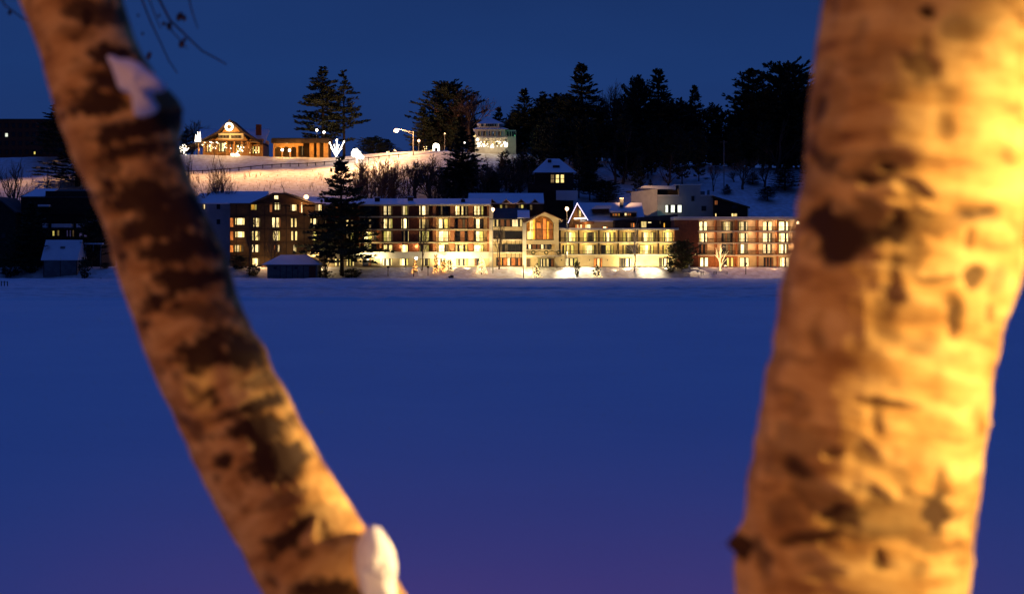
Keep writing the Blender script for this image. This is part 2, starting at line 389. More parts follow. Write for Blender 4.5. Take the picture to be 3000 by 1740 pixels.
# ---- brick wing with balconies
D = 336; YB = D + 1.9
wb = empty("hotel_wing", gd(1200, D + 6), "brick hotel wing with stacked balconies and floodlit cream ground storey", "building", "wings of the lakeside hotel")
part("wall", wb, (952, 598, 1434, 792, YB, YB + 12), D=D, m=BRICK2)
part("brick_bay", wb, *[(u0, 604, u1, 741, D + .9, YB + .1) for u0, u1 in ((1150, 1175), (1196, 1228), (1262, 1276))], D=D, m=BRICK2)
for u0, u1 in ((1048, 1053), (1112, 1118), (1268, 1277), (1319, 1331), (1372, 1386), (1427, 1433)):
    part("pier", wb, (u0, 602, u1, 742, D - .1, YB), D=D, m=BRICK)
for u0, u1 in ((1276, 1319), (1331, 1372), (1386, 1427)):
    part("balcony_wall", wb, (u0, 636, u1, 741, YB - .25, YB), D=D, m=PLAST)
part("roof", wb, (948, 598.5, 1437, 603.5, D - .6, D + 14), D=D, m=PLAST)
roof_x(wb, X(955, D), X(1437, D), [(D - .7, Z(598.5, D)), (D + 13, Z(582, D + 13)), (D + 15, Z(588, D + 15)), (D + 13, Z(599, D + 13)), (D - .7, Z(600, D))], RSNOW, "snowy_roof")
for v in (634, 671.5, 709.5): part("floor_slab", wb, (1052, v, 1434, v + 3.6, D - .35, YB), D=D, m=PLAST)
part("fascia", wb, (952, 738, 1434, 757, D - .4, YB), D=D, m=WHITE)
part("ground_wall", wb, (952, 757, 1434, 790, D + .2, YB), D=D, m=PLAST)
part("column", wb, (1113, 757, 1120, 785, D - .35, D + .2), D=D, m=WHITE)
cols = [(1135, 25), (1185, 26), (1240, 30), (1298, 26), (1351, 34), (1402, 26)]
codes = [["WWDWYd", "dWGd", "WDWWdd", "DdDDD", "WYDYDd", "WYWdG"],
         ["WYDYG", "YDWWDd", "WDYYdd", "WWDGG", "DRRdR", "DWWDD"],
         ["GGYYGd", "DDdDDY", "YDGGYG", "WWWYYW", "DDRRD", "DWWGG"],
         ["YYDYY", "YWWYD", "GDYYG", "WWWDd", "YDYYDG", "WWWYG"]]
ys = [616, 655, 692, 728]; hs = [26, 27, 29, 20]
for r in range(4):
    for k, (u, wd) in enumerate(cols):
        yw = YB if k not in (3, 4, 5) or r == 0 else YB - .25
        window(wb, D, u, ys[r], wd, hs[r], codes[r][k], yw)
for k, (u, wd) in enumerate([(1135, 28), (1183, 24), (1245, 26), (1292, 22), (1354, 32), (1402, 22)]):
    window(wb, D, u, 768, wd, 19, ["WDWWDY", "YWWDG", "YDYDdG", "WWDWG", "GDYYDYG", "RDDG"][k], D + .2)
for k, v in enumerate((616, 655, 692, 728)):
    window(wb, D, 1082, v, 34, 24, ["DDDDD", "DDdDD", "WWGGdD", "YWGDD"][k], YB)
    for u in (1022, 990): window(wb, D, u, v, 20, 20, random.choice(["dDG", "RDY", "DDd", "YDd"]), YB)
window(wb, D, 1026, 769, 22, 20, "YDGDY", D + .2); window(wb, D, 1075, 769, 24, 20, "DDR", D + .2); window(wb, D, 990, 769, 18, 20, "YdY", D + .2)
for r, (va, vb) in enumerate(((621, 634), (660, 671.5), (697, 709.5), (730, 738))):
    for u0, u1 in ((1054, 1112), (1118, 1150), (1228, 1268), (1277, 1319), (1331, 1372), (1386, 1427)):
        railing(wb, D, u0, va, u1, vb, D - .3)
for u, y, h in ((1100, D + 5, 8), (1196, D + 7, 9)):
    chimney(wb, D, u - 8, 577 if u < 1150 else 574, u + 6 if u < 1150 else u + 8, 594, y, BRICK if u > 1150 else DBRN)
b = MB(); b.pbox(D, 1353, 573, 1356, 592, D + 4, D + 4.5, ROOFD); b.pbox(D, 1349, 582, 1361, 594, D + 3.6, D + 5, ROOFD); b.build("roof_vent", wb)
for u, p, v, dy in ((1330, 4800, 786, 4.5), (1290, 2300, 786, 4.0), (1370, 2800, 786, 4.5), (1410, 1300, 786, 4.5), (1130, 520, 786, 3), (1230, 300, 786, 4), (1180, 200, 786, 4)):
    lamp('SPOT', (X(u, D), D - dy, ground(X(u, D), D - dy) + .6), p, (1, .80, .42), (X(u, D), D, Z(744, D)), 105, .8)
for u, p in ((1075, 1300), (1110, 800)): lamp('SPOT', (X(u, D), D - 2.5, Z(760, D)), p, (1, .80, .42), (X(u, D), D, Z(744, D)), 120, .8)
for u, v, p in ((1298, 722, 45), (1351, 722, 35), (1402, 722, 40), (1298, 684, 55), (1402, 684, 30), (1298, 648, 25), (1351, 684, 20), (1402, 648, 22), (1220, 722, 50), (1175, 722, 26), (1150, 765, 50), (1220, 762, 40), (1095, 690, 26), (1240, 640, 14)):
    lamp('POINT', (X(u, D), D + .6, Z(v, D)), p * 4, (1, .66, .26))

# ---- centre block with ribbon windows
D = 337
wc = empty("hotel_link", gd(1487, D + 6), "low link block of the hotel with ribbon windows behind the dark bare tree", "building", "wings of the lakeside hotel")
part("wall", wc, (1434, 640, 1540, 790, D, D + 12), D=D, m=PLAST)
roof_x(wc, X(1434, D), X(1545, D), [(D - .5, Z(641, D)), (D + 9, Z(610, D + 9)), (D + 9, Z(616, D + 9)), (D - .5, Z(644, D))], ROOFD)
roof_x(wc, X(1516, D), X(1552, D), [(D - .6, Z(638, D)), (D + 6, Z(616, D + 6)), (D + 6, Z(622, D + 6)), (D - .6, Z(640.5, D))], RSNOW, "snowy_roof")
part("pilaster", wc, (1433, 603, 1443, 790, D - .5, D), D=D, m=WHITE)
window(wc, D, 1486, 654, 86, 20, "YDYDRRDRRDWWWDY"); window(wc, D, 1488, 688, 84, 21, "DDDdDDDDDD"); window(wc, D, 1496, 727, 66, 22, "dDdDDDDD")
window(wc, D, 1492, 767, 74, 22, "DOOADOOOWWDOOORDOOR", ft=1.3)
for u in (1484, 1497, 1509, 1521): part("mullion", wc, (u, 700, u + 1.4, 756, D - .25, D), D=D, m=FRAME)
for va, vb in ((678, 702), (716, 739)): railing(wc, D, 1444, va, 1531, vb, D - .9)
part("balcony_slab", wc, (1444, 702, 1531, 705, D - 1, D), (1444, 739, 1531, 742, D - 1, D), D=D, m=WHITE)
for u, v, p in ((1490, 750, 200), (1455, 755, 150), (1500, 712, 150), (1520, 672, 90), (1440, 700, 200), (1525, 750, 150), (1470, 672, 80), (1460, 712, 120)):
    lamp('POINT', (X(u, D), D - 2.6, Z(v, D)), p, (1, .72, .34))

# ---- entrance pavilion
D = 334
we = empty("hotel_pavilion", gd(1595, D + 6), "gabled hotel pavilion with a tall arched window and wreathed balcony", "building", "wings of the lakeside hotel")
b = MB()     # front wall as ring round the arched opening
arch = [(1542, 702), (1542, 655), (1550, 645), (1562, 637.5), (1580, 633.5), (1596, 634), (1608, 639), (1617, 647), (1622, 656), (1622, 702)]
top = [(1531, 702), (1531, 652), (1546, 643), (1562, 634), (1580, 627.5), (1596, 625), (1608, 628.5), (1622, 634), (1637, 641), (1637, 702)]
for (a0, a1, t1, t0) in zip(arch, arch[1:], top[1:], top):
    pts = [(X(u, D), Z(v, D)) for u, v in (a0, a1, t1, t0)]
    b.prism(pts, D, D + .6, PLAST)
b.pbox(D, 1531, 702, 1637, 716, D, D + .6, PLAST); b.pbox(D, 1531, 716, 1542, 790, D - .3, D + .6, WHITE); b.pbox(D, 1531, 652, 1542, 716, D - .31, D, WHITE)
b.pbox(D, 1627, 716, 1637, 790, D, D + .6, PLAST)
b.build("wall", we)
part("side_wall", we, (1625, 645, 1637.5, 790, D + .7, D + 13), (1531, 652, 1541, 790, D + .7, D + 13), D=D, m=PLAST)
b = MB()
rf = [(1537, 652), (1595, 622), (1648, 645), (1648, 650), (1595, 626), (1537, 657)]
b.prism([(X(u, D), Z(v, D)) for u, v in rf[:3] + rf[3:]], D - 1.0, D + 13, PLAST); b.build("bargeboard", we)
b = MB(); b.prism([(X(u, D), Z(v, D)) for u, v in ((1536, 652), (1595, 620.5), (1649, 644), (1648, 645.2), (1595, 622.3), (1537, 653))], D - 1.1, D + 13, BRICK2); b.build("roof", we)
b = MB(); b.pbox(D, 1542, 633, 1622, 702, D + 4.5, D + 4.7, LOG); b.build("lobby_wall", we)
b = MB()
for k, (u0, u1, v0, v1, mm) in enumerate(((1553, 1561, 645, 702, 'Y'), (1562, 1567, 642, 702, 'A'), (1570, 1592, 655, 702, 'R'), (1572, 1586, 652, 668, 'O'), (1604, 1609, 648, 702, 'A'), (1546, 1560, 678, 702, 'Y'), (1592, 1600, 640, 702, 'O'), (1612, 1618, 655, 702, 'R'))):
    b.pbox(D, u0, v0, u1, v1, D + 4.3 - .03 * k, D + 4.4 - .03 * k, EM[mm])
b.build("lobby_lights", we)
b = MB()
for u in (1556, 1571, 1588, 1605): b.pbox(D, u, 640, u + 1.3, 702, D + .25, D + .35, FRAME)
b.pbox(D, 1542, 672, 1622, 673.5, D + .22, D + .36, FRAME); b.pbox(D, 1541, 701, 1623, 703.5, D - .05, D + .4, FRAME)
for a0, a1 in zip(arch, arch[1:]):
    b.tube((X(a0[0], D), D + .1, Z(a0[1], D)), (X(a1[0], D), D + .1, Z(a1[1], D)), .09, .09, FRAME, 4)
b.build("arched_window", we)
part("recess_wall", we, (1541, 716, 1628, 790, D + 2, D + 2.3), D=D, m=PLAST)
part("terrace_slab", we, (1541, 749, 1645, 752, D - 1.6, D + 2), D=D, m=WHITE)
window(we, D, 1578, 723, 74, 13, "RDWWDRRRDRRDWWDddDDD", D + 2)
window(we, D, 1600, 770, 44, 22, "GDWDYYDYYDDRR", D + 2); window(we, D, 1548, 770, 9, 20, "dRd", D + 2)
rl = railing(we, D, 1543, 731, 1643, 749, D - 1.6, 16, m=WHITE)
for u in (1562, 1600, 1636):
    b = MB()
    pts = [(X(u, D) + .42 * math.cos(t * .6283), D - 1.8, Z(740, D) + .42 * math.sin(t * .6283)) for t in range(11)]
    b.path(pts, [.14] * 11, NEEDG, 5); wr = b.build("wreath", None, origin=(X(u, D), D - 1.8, Z(740, D)))
    tag(wr, "round green wreath hung on the pavilion terrace rail, %s" % {1562: "end nearest the white column", 1600: "middle of three", 1636: "end nearest the low cream wing"}[u], "wreath", "wreaths on the pavilion terrace")
b = MB()
for k in range(11):
    u0 = 1543 + k * 9.2; b.tube((X(u0, D), D - 1.75, Z(735 + 3 * (k % 2), D)), (X(u0 + 9.2, D), D - 1.75, Z(735 + 3 * ((k + 1) % 2), D)), .09, .09, NEEDG, 4)
tag(b.build("garland", origin=(X(1590, D), D - 1.75, Z(736, D))), "evergreen garland draped along the pavilion terrace rail", "garland")
for u, v, dy, p in ((1580, 690, 2.2, 60), (1552, 690, 2.4, 90), (1610, 690, 2.2, 40)):
    lamp('POINT', (X(u, D), D + dy, Z(v, D)), p, (1, .5, .14))
for u, v, dy, p in ((1590, 742, -.2, 60), (1560, 755, .2, 60), (1600, 728, 1.0, 40), (1552, 775, -2.5, 500), (1536, 720, -3.5, 420), (1600, 660, -6, 600), (1630, 700, -4, 260), (1536, 760, -2.5, 260)):
    lamp('POINT', (X(u, D), D + dy, Z(v, D)), p, (1, .74, .34))

# ---- low cream wing with glazed balconies
D = 336; YB = D + 1.9
wd_ = empty("hotel_wing", gd(1800, D + 6), "low cream hotel wing with two rows of lit balconies above a plain ground storey", "building", "wings of the lakeside hotel")
part("wall", wd_, (1637, 675, 1986, 792, YB, YB + 12), D=D, m=PLAST)
part("roof", wd_, (1636, 670.5, 1988, 674.5, D - .5, D + 14), D=D, m=WHITE)
part("snowy_roof", wd_, (1636, 668.4, 1988, 670.5, D - .3, D + 13.5), D=D, m=RSNOW)
for v in (709, 745): part("floor_slab", wd_, (1637, v, 1986, v + 3.4, D - .3, YB), D=D, m=WHITE)
part("ground_wall", wd_, (1637, 748, 1986, 790, D, YB), D=D, m=PLAST)
div = [1641, 1696, 1755, 1812, 1868, 1930, 1980]
for u in div: part("balcony_divider", wd_, (u - 1.6, 674.5, u + 1.6, 748, D - .05, YB), D=D, m=DBRN)
up = ["dGdWWYGG", "GGdDDDdG", "GdWWdGGd", "GGdYYGdd", "dWWYGYGd", "GdYWWYGG"]
lo = ["DGdYGdGG", "GYWWWWGd", "DDDGYGdG", "dGdDDDDd", "GGYWWGdG", "dGGYYGdd"]
for k in range(6):
    um = (div[k] + div[k + 1]) / 2; ww = div[k + 1] - div[k] - 24
    window(wd_, D, um + 3, 694, ww, 26, up[k], YB); window(wd_, D, um + (2 if k % 2 else -3), 731, ww, 25, lo[k], YB)
    railing(wd_, D, div[k] + 2, 697, div[k + 1] - 2, 709, D - .2); railing(wd_, D, div[k] + 2, 734, div[k + 1] - 2, 745, D - .2)
    for v, p in ((681, 190), (719, 190)):
        lamp('POINT', (X(um + random.uniform(-8, 8), D), D + .5, Z(v, D)), p * random.uniform(.7, 1.4), (1, .66, .22))
for u, v, a, h, cd in ((1674, 768, 34, 21, "WWDYYDGG"), (1833, 769, 34, 23, "dDdDWWDW"), (1949, 769, 34, 24, "dDYDWWDYDd")):
    window(wd_, D, u, v, a, h, cd, D)
window(wd_, D, 1752, 770, 22, 24, "OODWYDO", D, frame=mat("orange_door_frame", (.5, .17, .05), .6), name="door")
for u in (1645, 1727, 1780): part("wall_light", wd_, (u - 1, 760, u + 1, 764, D - .2, D), D=D, m=FRAME)
for u, p, dy, v in ((1660, 560, 4, 765), (1745, 560, 4, 765), (1700, 400, 3.5, 760), (1800, 700, 4, 765), (1885, 4200, 4.5, 782), (1835, 2600, 4, 775), (1950, 2000, 4, 775)):
    lamp('SPOT', (X(u, D), D - dy, ground(X(u, D), D - dy) + .6), p, (1, .76, .36), (X(u, D), D, Z(752, D)), 110, .8)

# ---- dark brick stair tower and end wing
D = 336; YB = D + 1.8
wf = empty("hotel_wing", gd(2190, D + 6), "four storey orange brick hotel wing with snow capped flat roof next to the big trunk", "building", "wings of the lakeside hotel")
part("wall", wf, (2044, 642, 2440, 795, YB, YB + 12), D=D, m=TAN)
part("stair_tower", wf, (1976, 640, 2046, 795, D - .2, D + 12), D=D, m=BRICK2)
part("roof", wf, (1974, 639, 2444, 645, D - .5, D + 14), D=D, m=WHITE)
part("snowy_roof", wf, (1974, 635.5, 2444, 639, D - .45, D + 13.5), D=D, m=RSNOW)
for v in (676.5, 711.5, 747): part("floor_slab", wf, (2044, v, 2440, v + 3, D - .3, YB), D=D, m=WHITE)
for u in (2098, 2158, 2220, 2278, 2340, 2400): part("pier", wf, (u - 2.5, 645, u + 2.5, 792, D - .1, YB), D=D, m=BRICK)
for u0, u1 in ((2046, 2156), (2160, 2218), (2222, 2276), (2280, 2338), (2342, 2398)):
    part("balcony_wall", wf, (u0, 750, u1, 792, D + .3, YB), D=D, m=PLAST if u0 > 2150 else BRICK)
C4 = [(2063, 22), (2133, 30), (2181, 25), (2252, 26), (2299, 26), (2362, 26), (2418, 26)]
CD = [["WWdWW", "dYWWYd", "YWWDW", "WWDWW", "WWWDW", "WWDWd", "YWDWY"],
      ["YWWDW", "DdRddD", "YWWWDW", "WWWDWd", "YWWWDW", "WWDWd", "YWDWY"],
      ["DRDR", "DDdRd", "dWWdd", "WWDWWd", "YWWDWd", "WWDWd", "YWDWY"],
      ["WWDWW", "DDGRG", "WWWDWW", "DRDRDR", "YWWDWW", "WWDWd", "YWDWY"]]
for r, (v, h) in enumerate(((662.5, 25), (696, 25), (729, 26), (768, 25))):
    for k, (u, a) in enumerate(C4): window(wf, D, u, v, a, h, CD[r][k], YB if r < 3 else D + .3)
for r, (va, vb) in enumerate(((665, 676.5), (699, 711.5), (735, 747))):
    for u0, u1 in ((2046, 2095), (2101, 2155), (2161, 2217), (2223, 2275), (2281, 2337), (2343, 2397)):
        railing(wf, D, u0, va, u1, vb, D - .2)
for v, p in ((653, 70), (686, 80), (722, 110)):
    for u in (2080, 2127, 2200, 2230, 2270, 2325, 2380):
        lamp('POINT', (X(u, D), D + .5, Z(v, D)), p * random.uniform(.5, 1.6), (1, .60, .28))
for u, p in ((2085, 1000), (2135, 800), (2180, 1100), (2260, 1000), (2325, 1000)):
    lamp('SPOT', (X(u, D), D - 5, ground(X(u, D), D - 5) + .8), p, (1, .52, .20), (X(u, D), D, Z(735, D)), 110, .8)
lamp('SPOT', (X(2010, D), D - 6.5, ground(X(2010, D), D - 6.5) + .6), 1500, (1, .66, .2), (X(2000, D), D - 4, Z(740, D)), 90, .8)

# ================================================================== buildings behind the hotel
# row of small gables
D = 352
o = empty("gabled_row_house", gd(1480, D + 5), "long brown lodging house behind the hotel with five small snowy dormers", "building")
part("wall", o, (1372, 594, 1592, 640, D, D + 10), D=D, m=BROWN)
roof_x(o, X(1370, D), X(1594, D), [(D - .4, Z(595, D)), (D + 9, Z(566, D + 9)), (D + 9, Z(571, D + 9)), (D - .4, Z(598, D))], RSNOW)
for u in (1417, 1442, 1483, 1527, 1567):
    b = MB(); b.prism([(X(u - 11, D), Z(594.5, D)), (X(u, D), Z(584.5, D)), (X(u + 11, D), Z(594.5, D))], D - .8, D + 4, BROWN)
    d = b.build("dormer", o)
    b = MB(); b.prism([(X(a, D), Z(v, D)) for a, v in ((u - 14, 595.5), (u, 582.3), (u + 14, 595.5), (u + 11.5, 595.5), (u, 585), (u - 11.5, 595.5))], D - 1.1, D + 4, RSNOW); b.build("dormer_roof", d)
for k, u in enumerate((1468, 1483, 1514, 1522, 1530, 1546, 1556)): window(o, D, u, 608, 6, 14, "GdDdGDd"[k], ft=.8)
lamp('POINT', (X(1500, D), D - 2, Z(600, D)), 30, (1, .5, .2))
# dark house with one lit window
D = 368
o = empty("brown_house", gd(1625, D + 4), "dark hip roofed house above the hotel with one bright yellow window", "house")
part("wall", o, (1567, 506, 1680, 640, D, D + 10), D=D, m=DBRN)
part("lower_extension", o, (1546, 540, 1640, 640, D - 3, D), D=D, m=DBRN)
b = MB()
def hip(b, D, u0, u1, ve, ua, ub, vt, y0, y1, m, inset=.4):
    xa, xb, xc, xd = X(u0, D), X(u1, D), X(ua, D), X(ub, D); ze, zt = Z(ve, D), Z(vt, D); ym = (y0 + y1) / 2
    A, B, C_, E = (xa, y0, ze), (xb, y0, ze), (xb, y1, ze), (xa, y1, ze); T1, T2 = (xc, ym, zt), (xd, ym, zt)
    b.face([A, B, T2, T1], m); b.face([B, C_, T2], m); b.face([C_, E, T1, T2], m); b.face([E, A, T1], m); b.face([E, C_, B, A], m)
hip(b, D, 1560, 1690, 506, 1604, 1640, 462, D - .8, D + 10, RSNOW); b.build("roof", o)
part("lower_roof", o, (1628, 560, 1690, 588, D - 4, D - .2), D=D, m=RSNOW)
b = MB(); b.pbox(D, 1620, 484, 1640, 496, D + 1, D + 4, DBRN); b.build("dormer", o)
chimney(o, D, 1606, 466, 1616, 484, D + 3, DBRN)
window(o, D, 1633, 524, 38, 23, "ddDYYDYY", D - .02); part("window_bar", o, (1614, 524, 1653, 525.6, D - .2, D), D=D, m=FRAME)
# chalet with lit rake
D = 348
o = empty("chalet", gd(1770, D + 6), "snow roofed chalet with a steep gable outlined in white lights", "house")
b = MB(); b.prism([(X(u, D), Z(v, D)) for u, v in ((1668, 652), (1691, 602), (1716, 645), (1716, 680), (1668, 680))], D + 1.2, D + 6, LOG); b.build("gable_wall", o)
part("wall", o, (1690, 646, 1806, 690, D + 1.5, D + 11), D=D, m=PLAST)
b = MB()
zr, ze = Z(595, D), Z(646, D)
b.prism([(X(1664, D), Z(654, D)), (X(1691, D), zr), (X(1724, D), Z(646, D)), (X(1720, D), Z(649, D)), (X(1691, D), Z(602, D)), (X(1668, D), Z(656, D))], D - .4, D + 11, DBRN); b.build("roof", o)
b = MB(); b.prism([(D + .5, Z(646, D)), (D + 9, Z(594, D + 9)), (D + 17, Z(646, D + 17)), (D + 9, Z(600, D + 9)), (D + .5, Z(649, D))][:3] + [(D + 17, Z(655, D)), (D + .5, Z(650, D))], X(1700, D), X(1890, D), RSNOW, 'x'); b.build("snowy_roof", o)
b = MB(); b.pbox(D, 1738, 610, 1786, 624, D + 2.5, D + 6, DBRN); d = b.build("dormer", o)
b = MB(); b.prism([(X(u, D), Z(v, D)) for u, v in ((1734, 612), (1748, 602), (1792, 602), (1790, 611))], D + 2, D + 7, RSNOW); b.build("dormer_roof", d)
b = MB(); b.pbox(D, 1790, 622, 1866, 634, D + 1, D + 4, DBRN); b.build("porch", o)
b = MB(); b.pbox(D, 1788, 618, 1868, 623, D + .8, D + 4.5, RSNOW); b.build("porch_roof", o)
window(o, D, 1806, 629, 20, 7, "OdOOdA", D + 1); window(o, D, 1840, 628, 18, 7, "WWdOdO", D + 1); window(o, D, 1773, 667, 16, 5, "OWWWO", D + 1.5)
chimney(o, D, 1822, 580, 1832, 604, D + 6, GREYD)
b = MB(); P3 = lambda u, v, y=D - .55: (X(u, y), y, Z(v, y))
b.path([P3(1664, 653), P3(1691, 596), P3(1722, 645)], [.13] * 3, FAIRYV, 4)
for k in range(14):
    t = k / 13; b.ball(P3(1664 + 27 * t, 653 - 57 * t), .13, FAIRYV, 5, 4); b.ball(P3(1691 + 31 * t, 596 + 49 * t), .13, FAIRYV, 5, 4)
b.path([P3(1682, 641), P3(1718, 639)], [.2] * 2, FAIRY, 4); b.build("rake_lights", o)
b = MB(); b.pbox(D, 1683, 650, 1740, 656, D - 1.5, D + 1.5, LOG); b.build("deck", o)
window(o, D, 1700, 625, 12, 20, "dYd", D + 1.2); window(o, D, 1708, 664, 44, 12, "OYOWOOYWW", D + 1.2)
lamp('POINT', (X(1692, D), D - 1.5, Z(636, D)), 60, (1, .38, .12)); lamp('POINT', (X(1715, D), D - 2, Z(660, D)), 50, (1, .5, .2)); lamp('POINT', (X(1775, D), D - 2.5, Z(668, D)), 40, (1, .55, .28))
# dark low roof between chalet and end wing
D = 344
o = empty("service_building", gd(1900, D + 5), "dark low building with a shallow roof wedged behind the cream wing", "building")
part("wall", o, (1800, 645, 1980, 690, D, D + 9), D=D, m=DBRN)
b = MB(); b.prism([(X(u, D), Z(v, D)) for u, v in ((1860, 638), (1985, 628), (1985, 646), (1798, 646))], D - .5, D + 9, ROOFD); b.build("roof", o)
window(o, D, 1886, 658, 15, 17, "YYY"); window(o, D, 1903, 652, 10, 3, "W", ft=.6); window(o, D, 1853, 660, 10, 12, "RdO"); window(o, D, 1946, 660, 3, 12, "A", ft=.6); window(o, D, 1934, 652, 3, 8, "d", ft=.6)
# pale modern building
D = 362
o = empty("modern_building", gd(1990, D + 6), "pale flat roofed building with a warm lit left face and one bright wide window", "building")
b = MB()
xa, xm, xb = X(1849, D + 8), X(1926, D), X(2091, D)
def wallseg(b, p, q, z0, z1a, z1b, m, t=.3):
    b.face([(p[0], p[1], z0), (q[0], q[1], z0), (q[0], q[1], z1b), (p[0], p[1], z1a)], m)
    b.face([(q[0], q[1] + t, z0), (p[0], p[1] + t, z0), (p[0], p[1] + t, z1a), (q[0], q[1] + t, z1b)], m)
    b.face([(p[0], p[1], z1a), (q[0], q[1], z1b), (q[0], q[1] + t, z1b), (p[0], p[1] + t, z1a)], m)
zb = Z(660, D)
sw = MB(); wallseg(sw, (xa, D + 8), (xm - .02, D), zb, Z(563, D + 8), Z(553, D), GREYW); sw.build("side_wall", o)
part("wall", o, (1926, 574, 2091, 660, D, D + 12), D=D, m=GREYW)
part("tower", o, (1990, 543, 2052, 575, D - .05, D + 8), D=D, m=GREYW)
part("parapet", o, (1926, 571.5, 1990, 574, D - .3, D + 12), (2052, 571.5, 2092, 574, D - .3, D + 12), D=D, m=RSNOW)
part("upper_storey", o, (1928, 556, 1990, 572, D + 3, D + 12), D=D, m=FRAME)
b = MB(); b.prism([(X(1872, D + 3), Z(551, D + 3)), (X(1885, D + 3), Z(545.5, D + 3)), (X(1975, D + 3), Z(547, D + 3)), (X(1975, D + 3), Z(556, D + 3)), (X(1926, D + 3), Z(556, D + 3))], D - .3, D + 12, RSNOW); b.build("roof", o)
part("tower_cap", o, (1976, 540.5, 2056, 543.2, D - .4, D + 9), D=D, m=RSNOW)
part("side_roof", o, (1846, 556, 1926, 560, D + 8.5, D + 13), D=D, m=ROOFD)
window(o, D, 1973, 612, 47, 21, "CCDDCCCDDCCC"); window(o, D, 2062, 611, 12, 13, "DD", frame=GREYD); window(o, D, 2030, 582, 8, 14, "D", frame=GREYD, ft=.6)
part("roof_unit", o, (2052, 560, 2068, 572, D + 2, D + 5), (2078, 556, 2084, 572, D + 3, D + 4), D=D, m=GREYD)
lamp('SPOT', (X(1800, 350), 350, Z(560, 350)), 6500, (1, .50, .20), (X(1885, D), D + 3, Z(590, D)), 62, .9)
lamp('POINT', (X(1945, D), D - 3, Z(612, D)), 45, (.55, 1, .75))
D = 360
o = empty("sloped_roof_house", gd(2140, D + 4), "dark timber house with a single slope roof falling away from the pale building", "house")
b = MB(); b.prism([(X(u, D), Z(v, D)) for u, v in ((2092, 579), (2190, 609), (2190, 680), (2092, 680))], D, D + 9, DBRN); b.build("wall", o)
b = MB(); b.prism([(X(u, D), Z(v, D)) for u, v in ((2088, 574), (2196, 606.5), (2196, 610.5), (2088, 578.5))], D - .7, D + 9.5, BROWN); b.build("roof", o)
part("post", o, (2189.5, 608, 2191.5, 640, D - .6, D - .4), D=D, m=WHITE)
window(o, D, 2098, 594, 8, 12, "R"); window(o, D, 2146, 630, 5, 8, "Y"); window(o, D, 2155, 630, 8, 8, "Y"); window(o, D, 2152, 606, 16, 10, "D", frame=DBRN); window(o, D, 2097, 630, 3, 8, "Y")
# Victorian house
D = 428
o = empty("victorian_house", gd(1450, D + 5), "pale hip roofed house with a bright porch among the dark hilltop trees", "house")
zg = 455
part("wall", o, (1392, 378, 1480, zg + 15, D, D + 10), D=D, m=WHITE)
part("side_wing", o, (1480, 380, 1512, zg + 15, D + 2, D + 9), D=D, m=WHITE)
part("upper_wall", o, (1405, 360, 1462, 378, D + 1.5, D + 8), D=D, m=WHITE)
b = MB(); hip(b, D, 1386, 1490, 379, 1408, 1457, 364, D - .6, D + 11, RSNOW); b.build("lower_roof", o)
b = MB(); hip(b, D, 1396, 1477, 362, 1425, 1442, 343, D + .8, D + 9, RSNOW); b.build("roof", o)
for u in (1412, 1425, 1432, 1438, 1444, 1452): window(o, D + 1.5, u, 366, 4, 9, "D", ft=.5)
for u in (1405, 1420, 1436, 1448, 1464): window(o, D, u, 392, 7, 12, "Dd", ft=.6)
for u in (1488, 1495, 1502, 1508): window(o, D + 2, u, 393, 4, 13, "D", ft=.6)
b = MB(); b.pbox(D, 1392, 404, 1488, 407, D - 3, D, WHITE)
for u in (1394, 1413, 1432, 1451, 1470, 1486): b.pbox(D, u - 1, 407, u + 1, 440, D - 3, D - 2.7, WHITE)
b.build("porch", o)
b = MB()
for k in range(42):
    u = random.uniform(1398, 1486); v = random.choice([random.uniform(416, 432), random.uniform(424, 433)])
    q = (X(u, D - 3.2), D - 3.2 + random.uniform(-.3, 2), Z(v, D)); b.ball(q, random.uniform(.08, .2), FAIRY, 5, 4)
    if k: b.tube(qp, q, .01, .01, FRAME, 3)
    qp = q
for u, v in ((1484, 425), (1482, 430), (1479, 422), (1400, 412), (1402, 424)): b.ball((X(u, D), D - 3.3, Z(v, D)), .42, FAIRY, 6, 5); b.tube(qp, (X(u, D), D - 3.3, Z(v, D)), .01, .01, FRAME, 3)
b.build("string_lights", o)
window(o, D, 1455, 419, 22, 10, "YYdYY", ft=.6); window(o, D, 1425, 420, 18, 12, "YdY", ft=.6)
for u, v, dy, p in ((1440, 428, -1.2, 50), (1478, 428, -4, 70), (1405, 428, -4, 30)): lamp('POINT', (X(u, D), D + dy, Z(v, D)), p, (1, .75, .5))
lamp('POINT', (X(1508, D), D - 3, Z(395, D)), 45, (.12, 1, .35)); lamp('POINT', (X(1440, D), D - 10, Z(380, D)), 130, (.55, .75, 1))

# hilltop lodge
D = 432
o = empty("timber_lodge", gd(680, D + 5), "hilltop timber lodge with a lit front gable and a white wreath under its peak", "building")
part("wall", o, (590, 405, 765, 470, D + 3, D + 14), D=D, m=LOG)
b = MB(); b.prism([(X(u, D), Z(v, D)) for u, v in ((625, 415), (677, 358), (730, 415), (730, 470), (625, 470))], D, D + 3, LOG); b.build("gable_wall", o)
b = MB()
b.prism([(X(u, D), Z(v, D)) for u, v in ((572, 422), (640, 388), (676, 352), (718, 388), (772, 420), (772, 425), (716, 393), (676, 358), (641, 393), (572, 427))], D - 2.2, D + 9, DBRN); b.build("roof", o)
roof_x(o, X(560, D), X(770, D), [(D + 3, Z(418, D)), (D + 12, Z(378, D + 12)), (D + 12, Z(384, D + 12)), (D + 3, Z(422, D))], RSNOW, "snowy_roof")
b = MB(); b.prism([(X(u, D), Z(v, D)) for u, v in ((510, 445), (575, 420), (575, 423), (510, 449))], D - 2, D + 9, DBRN); b.build("side_roof", o)
chimney(o, D, 739, 360, 754, 392, D + 6, BRICK2, cap=False)
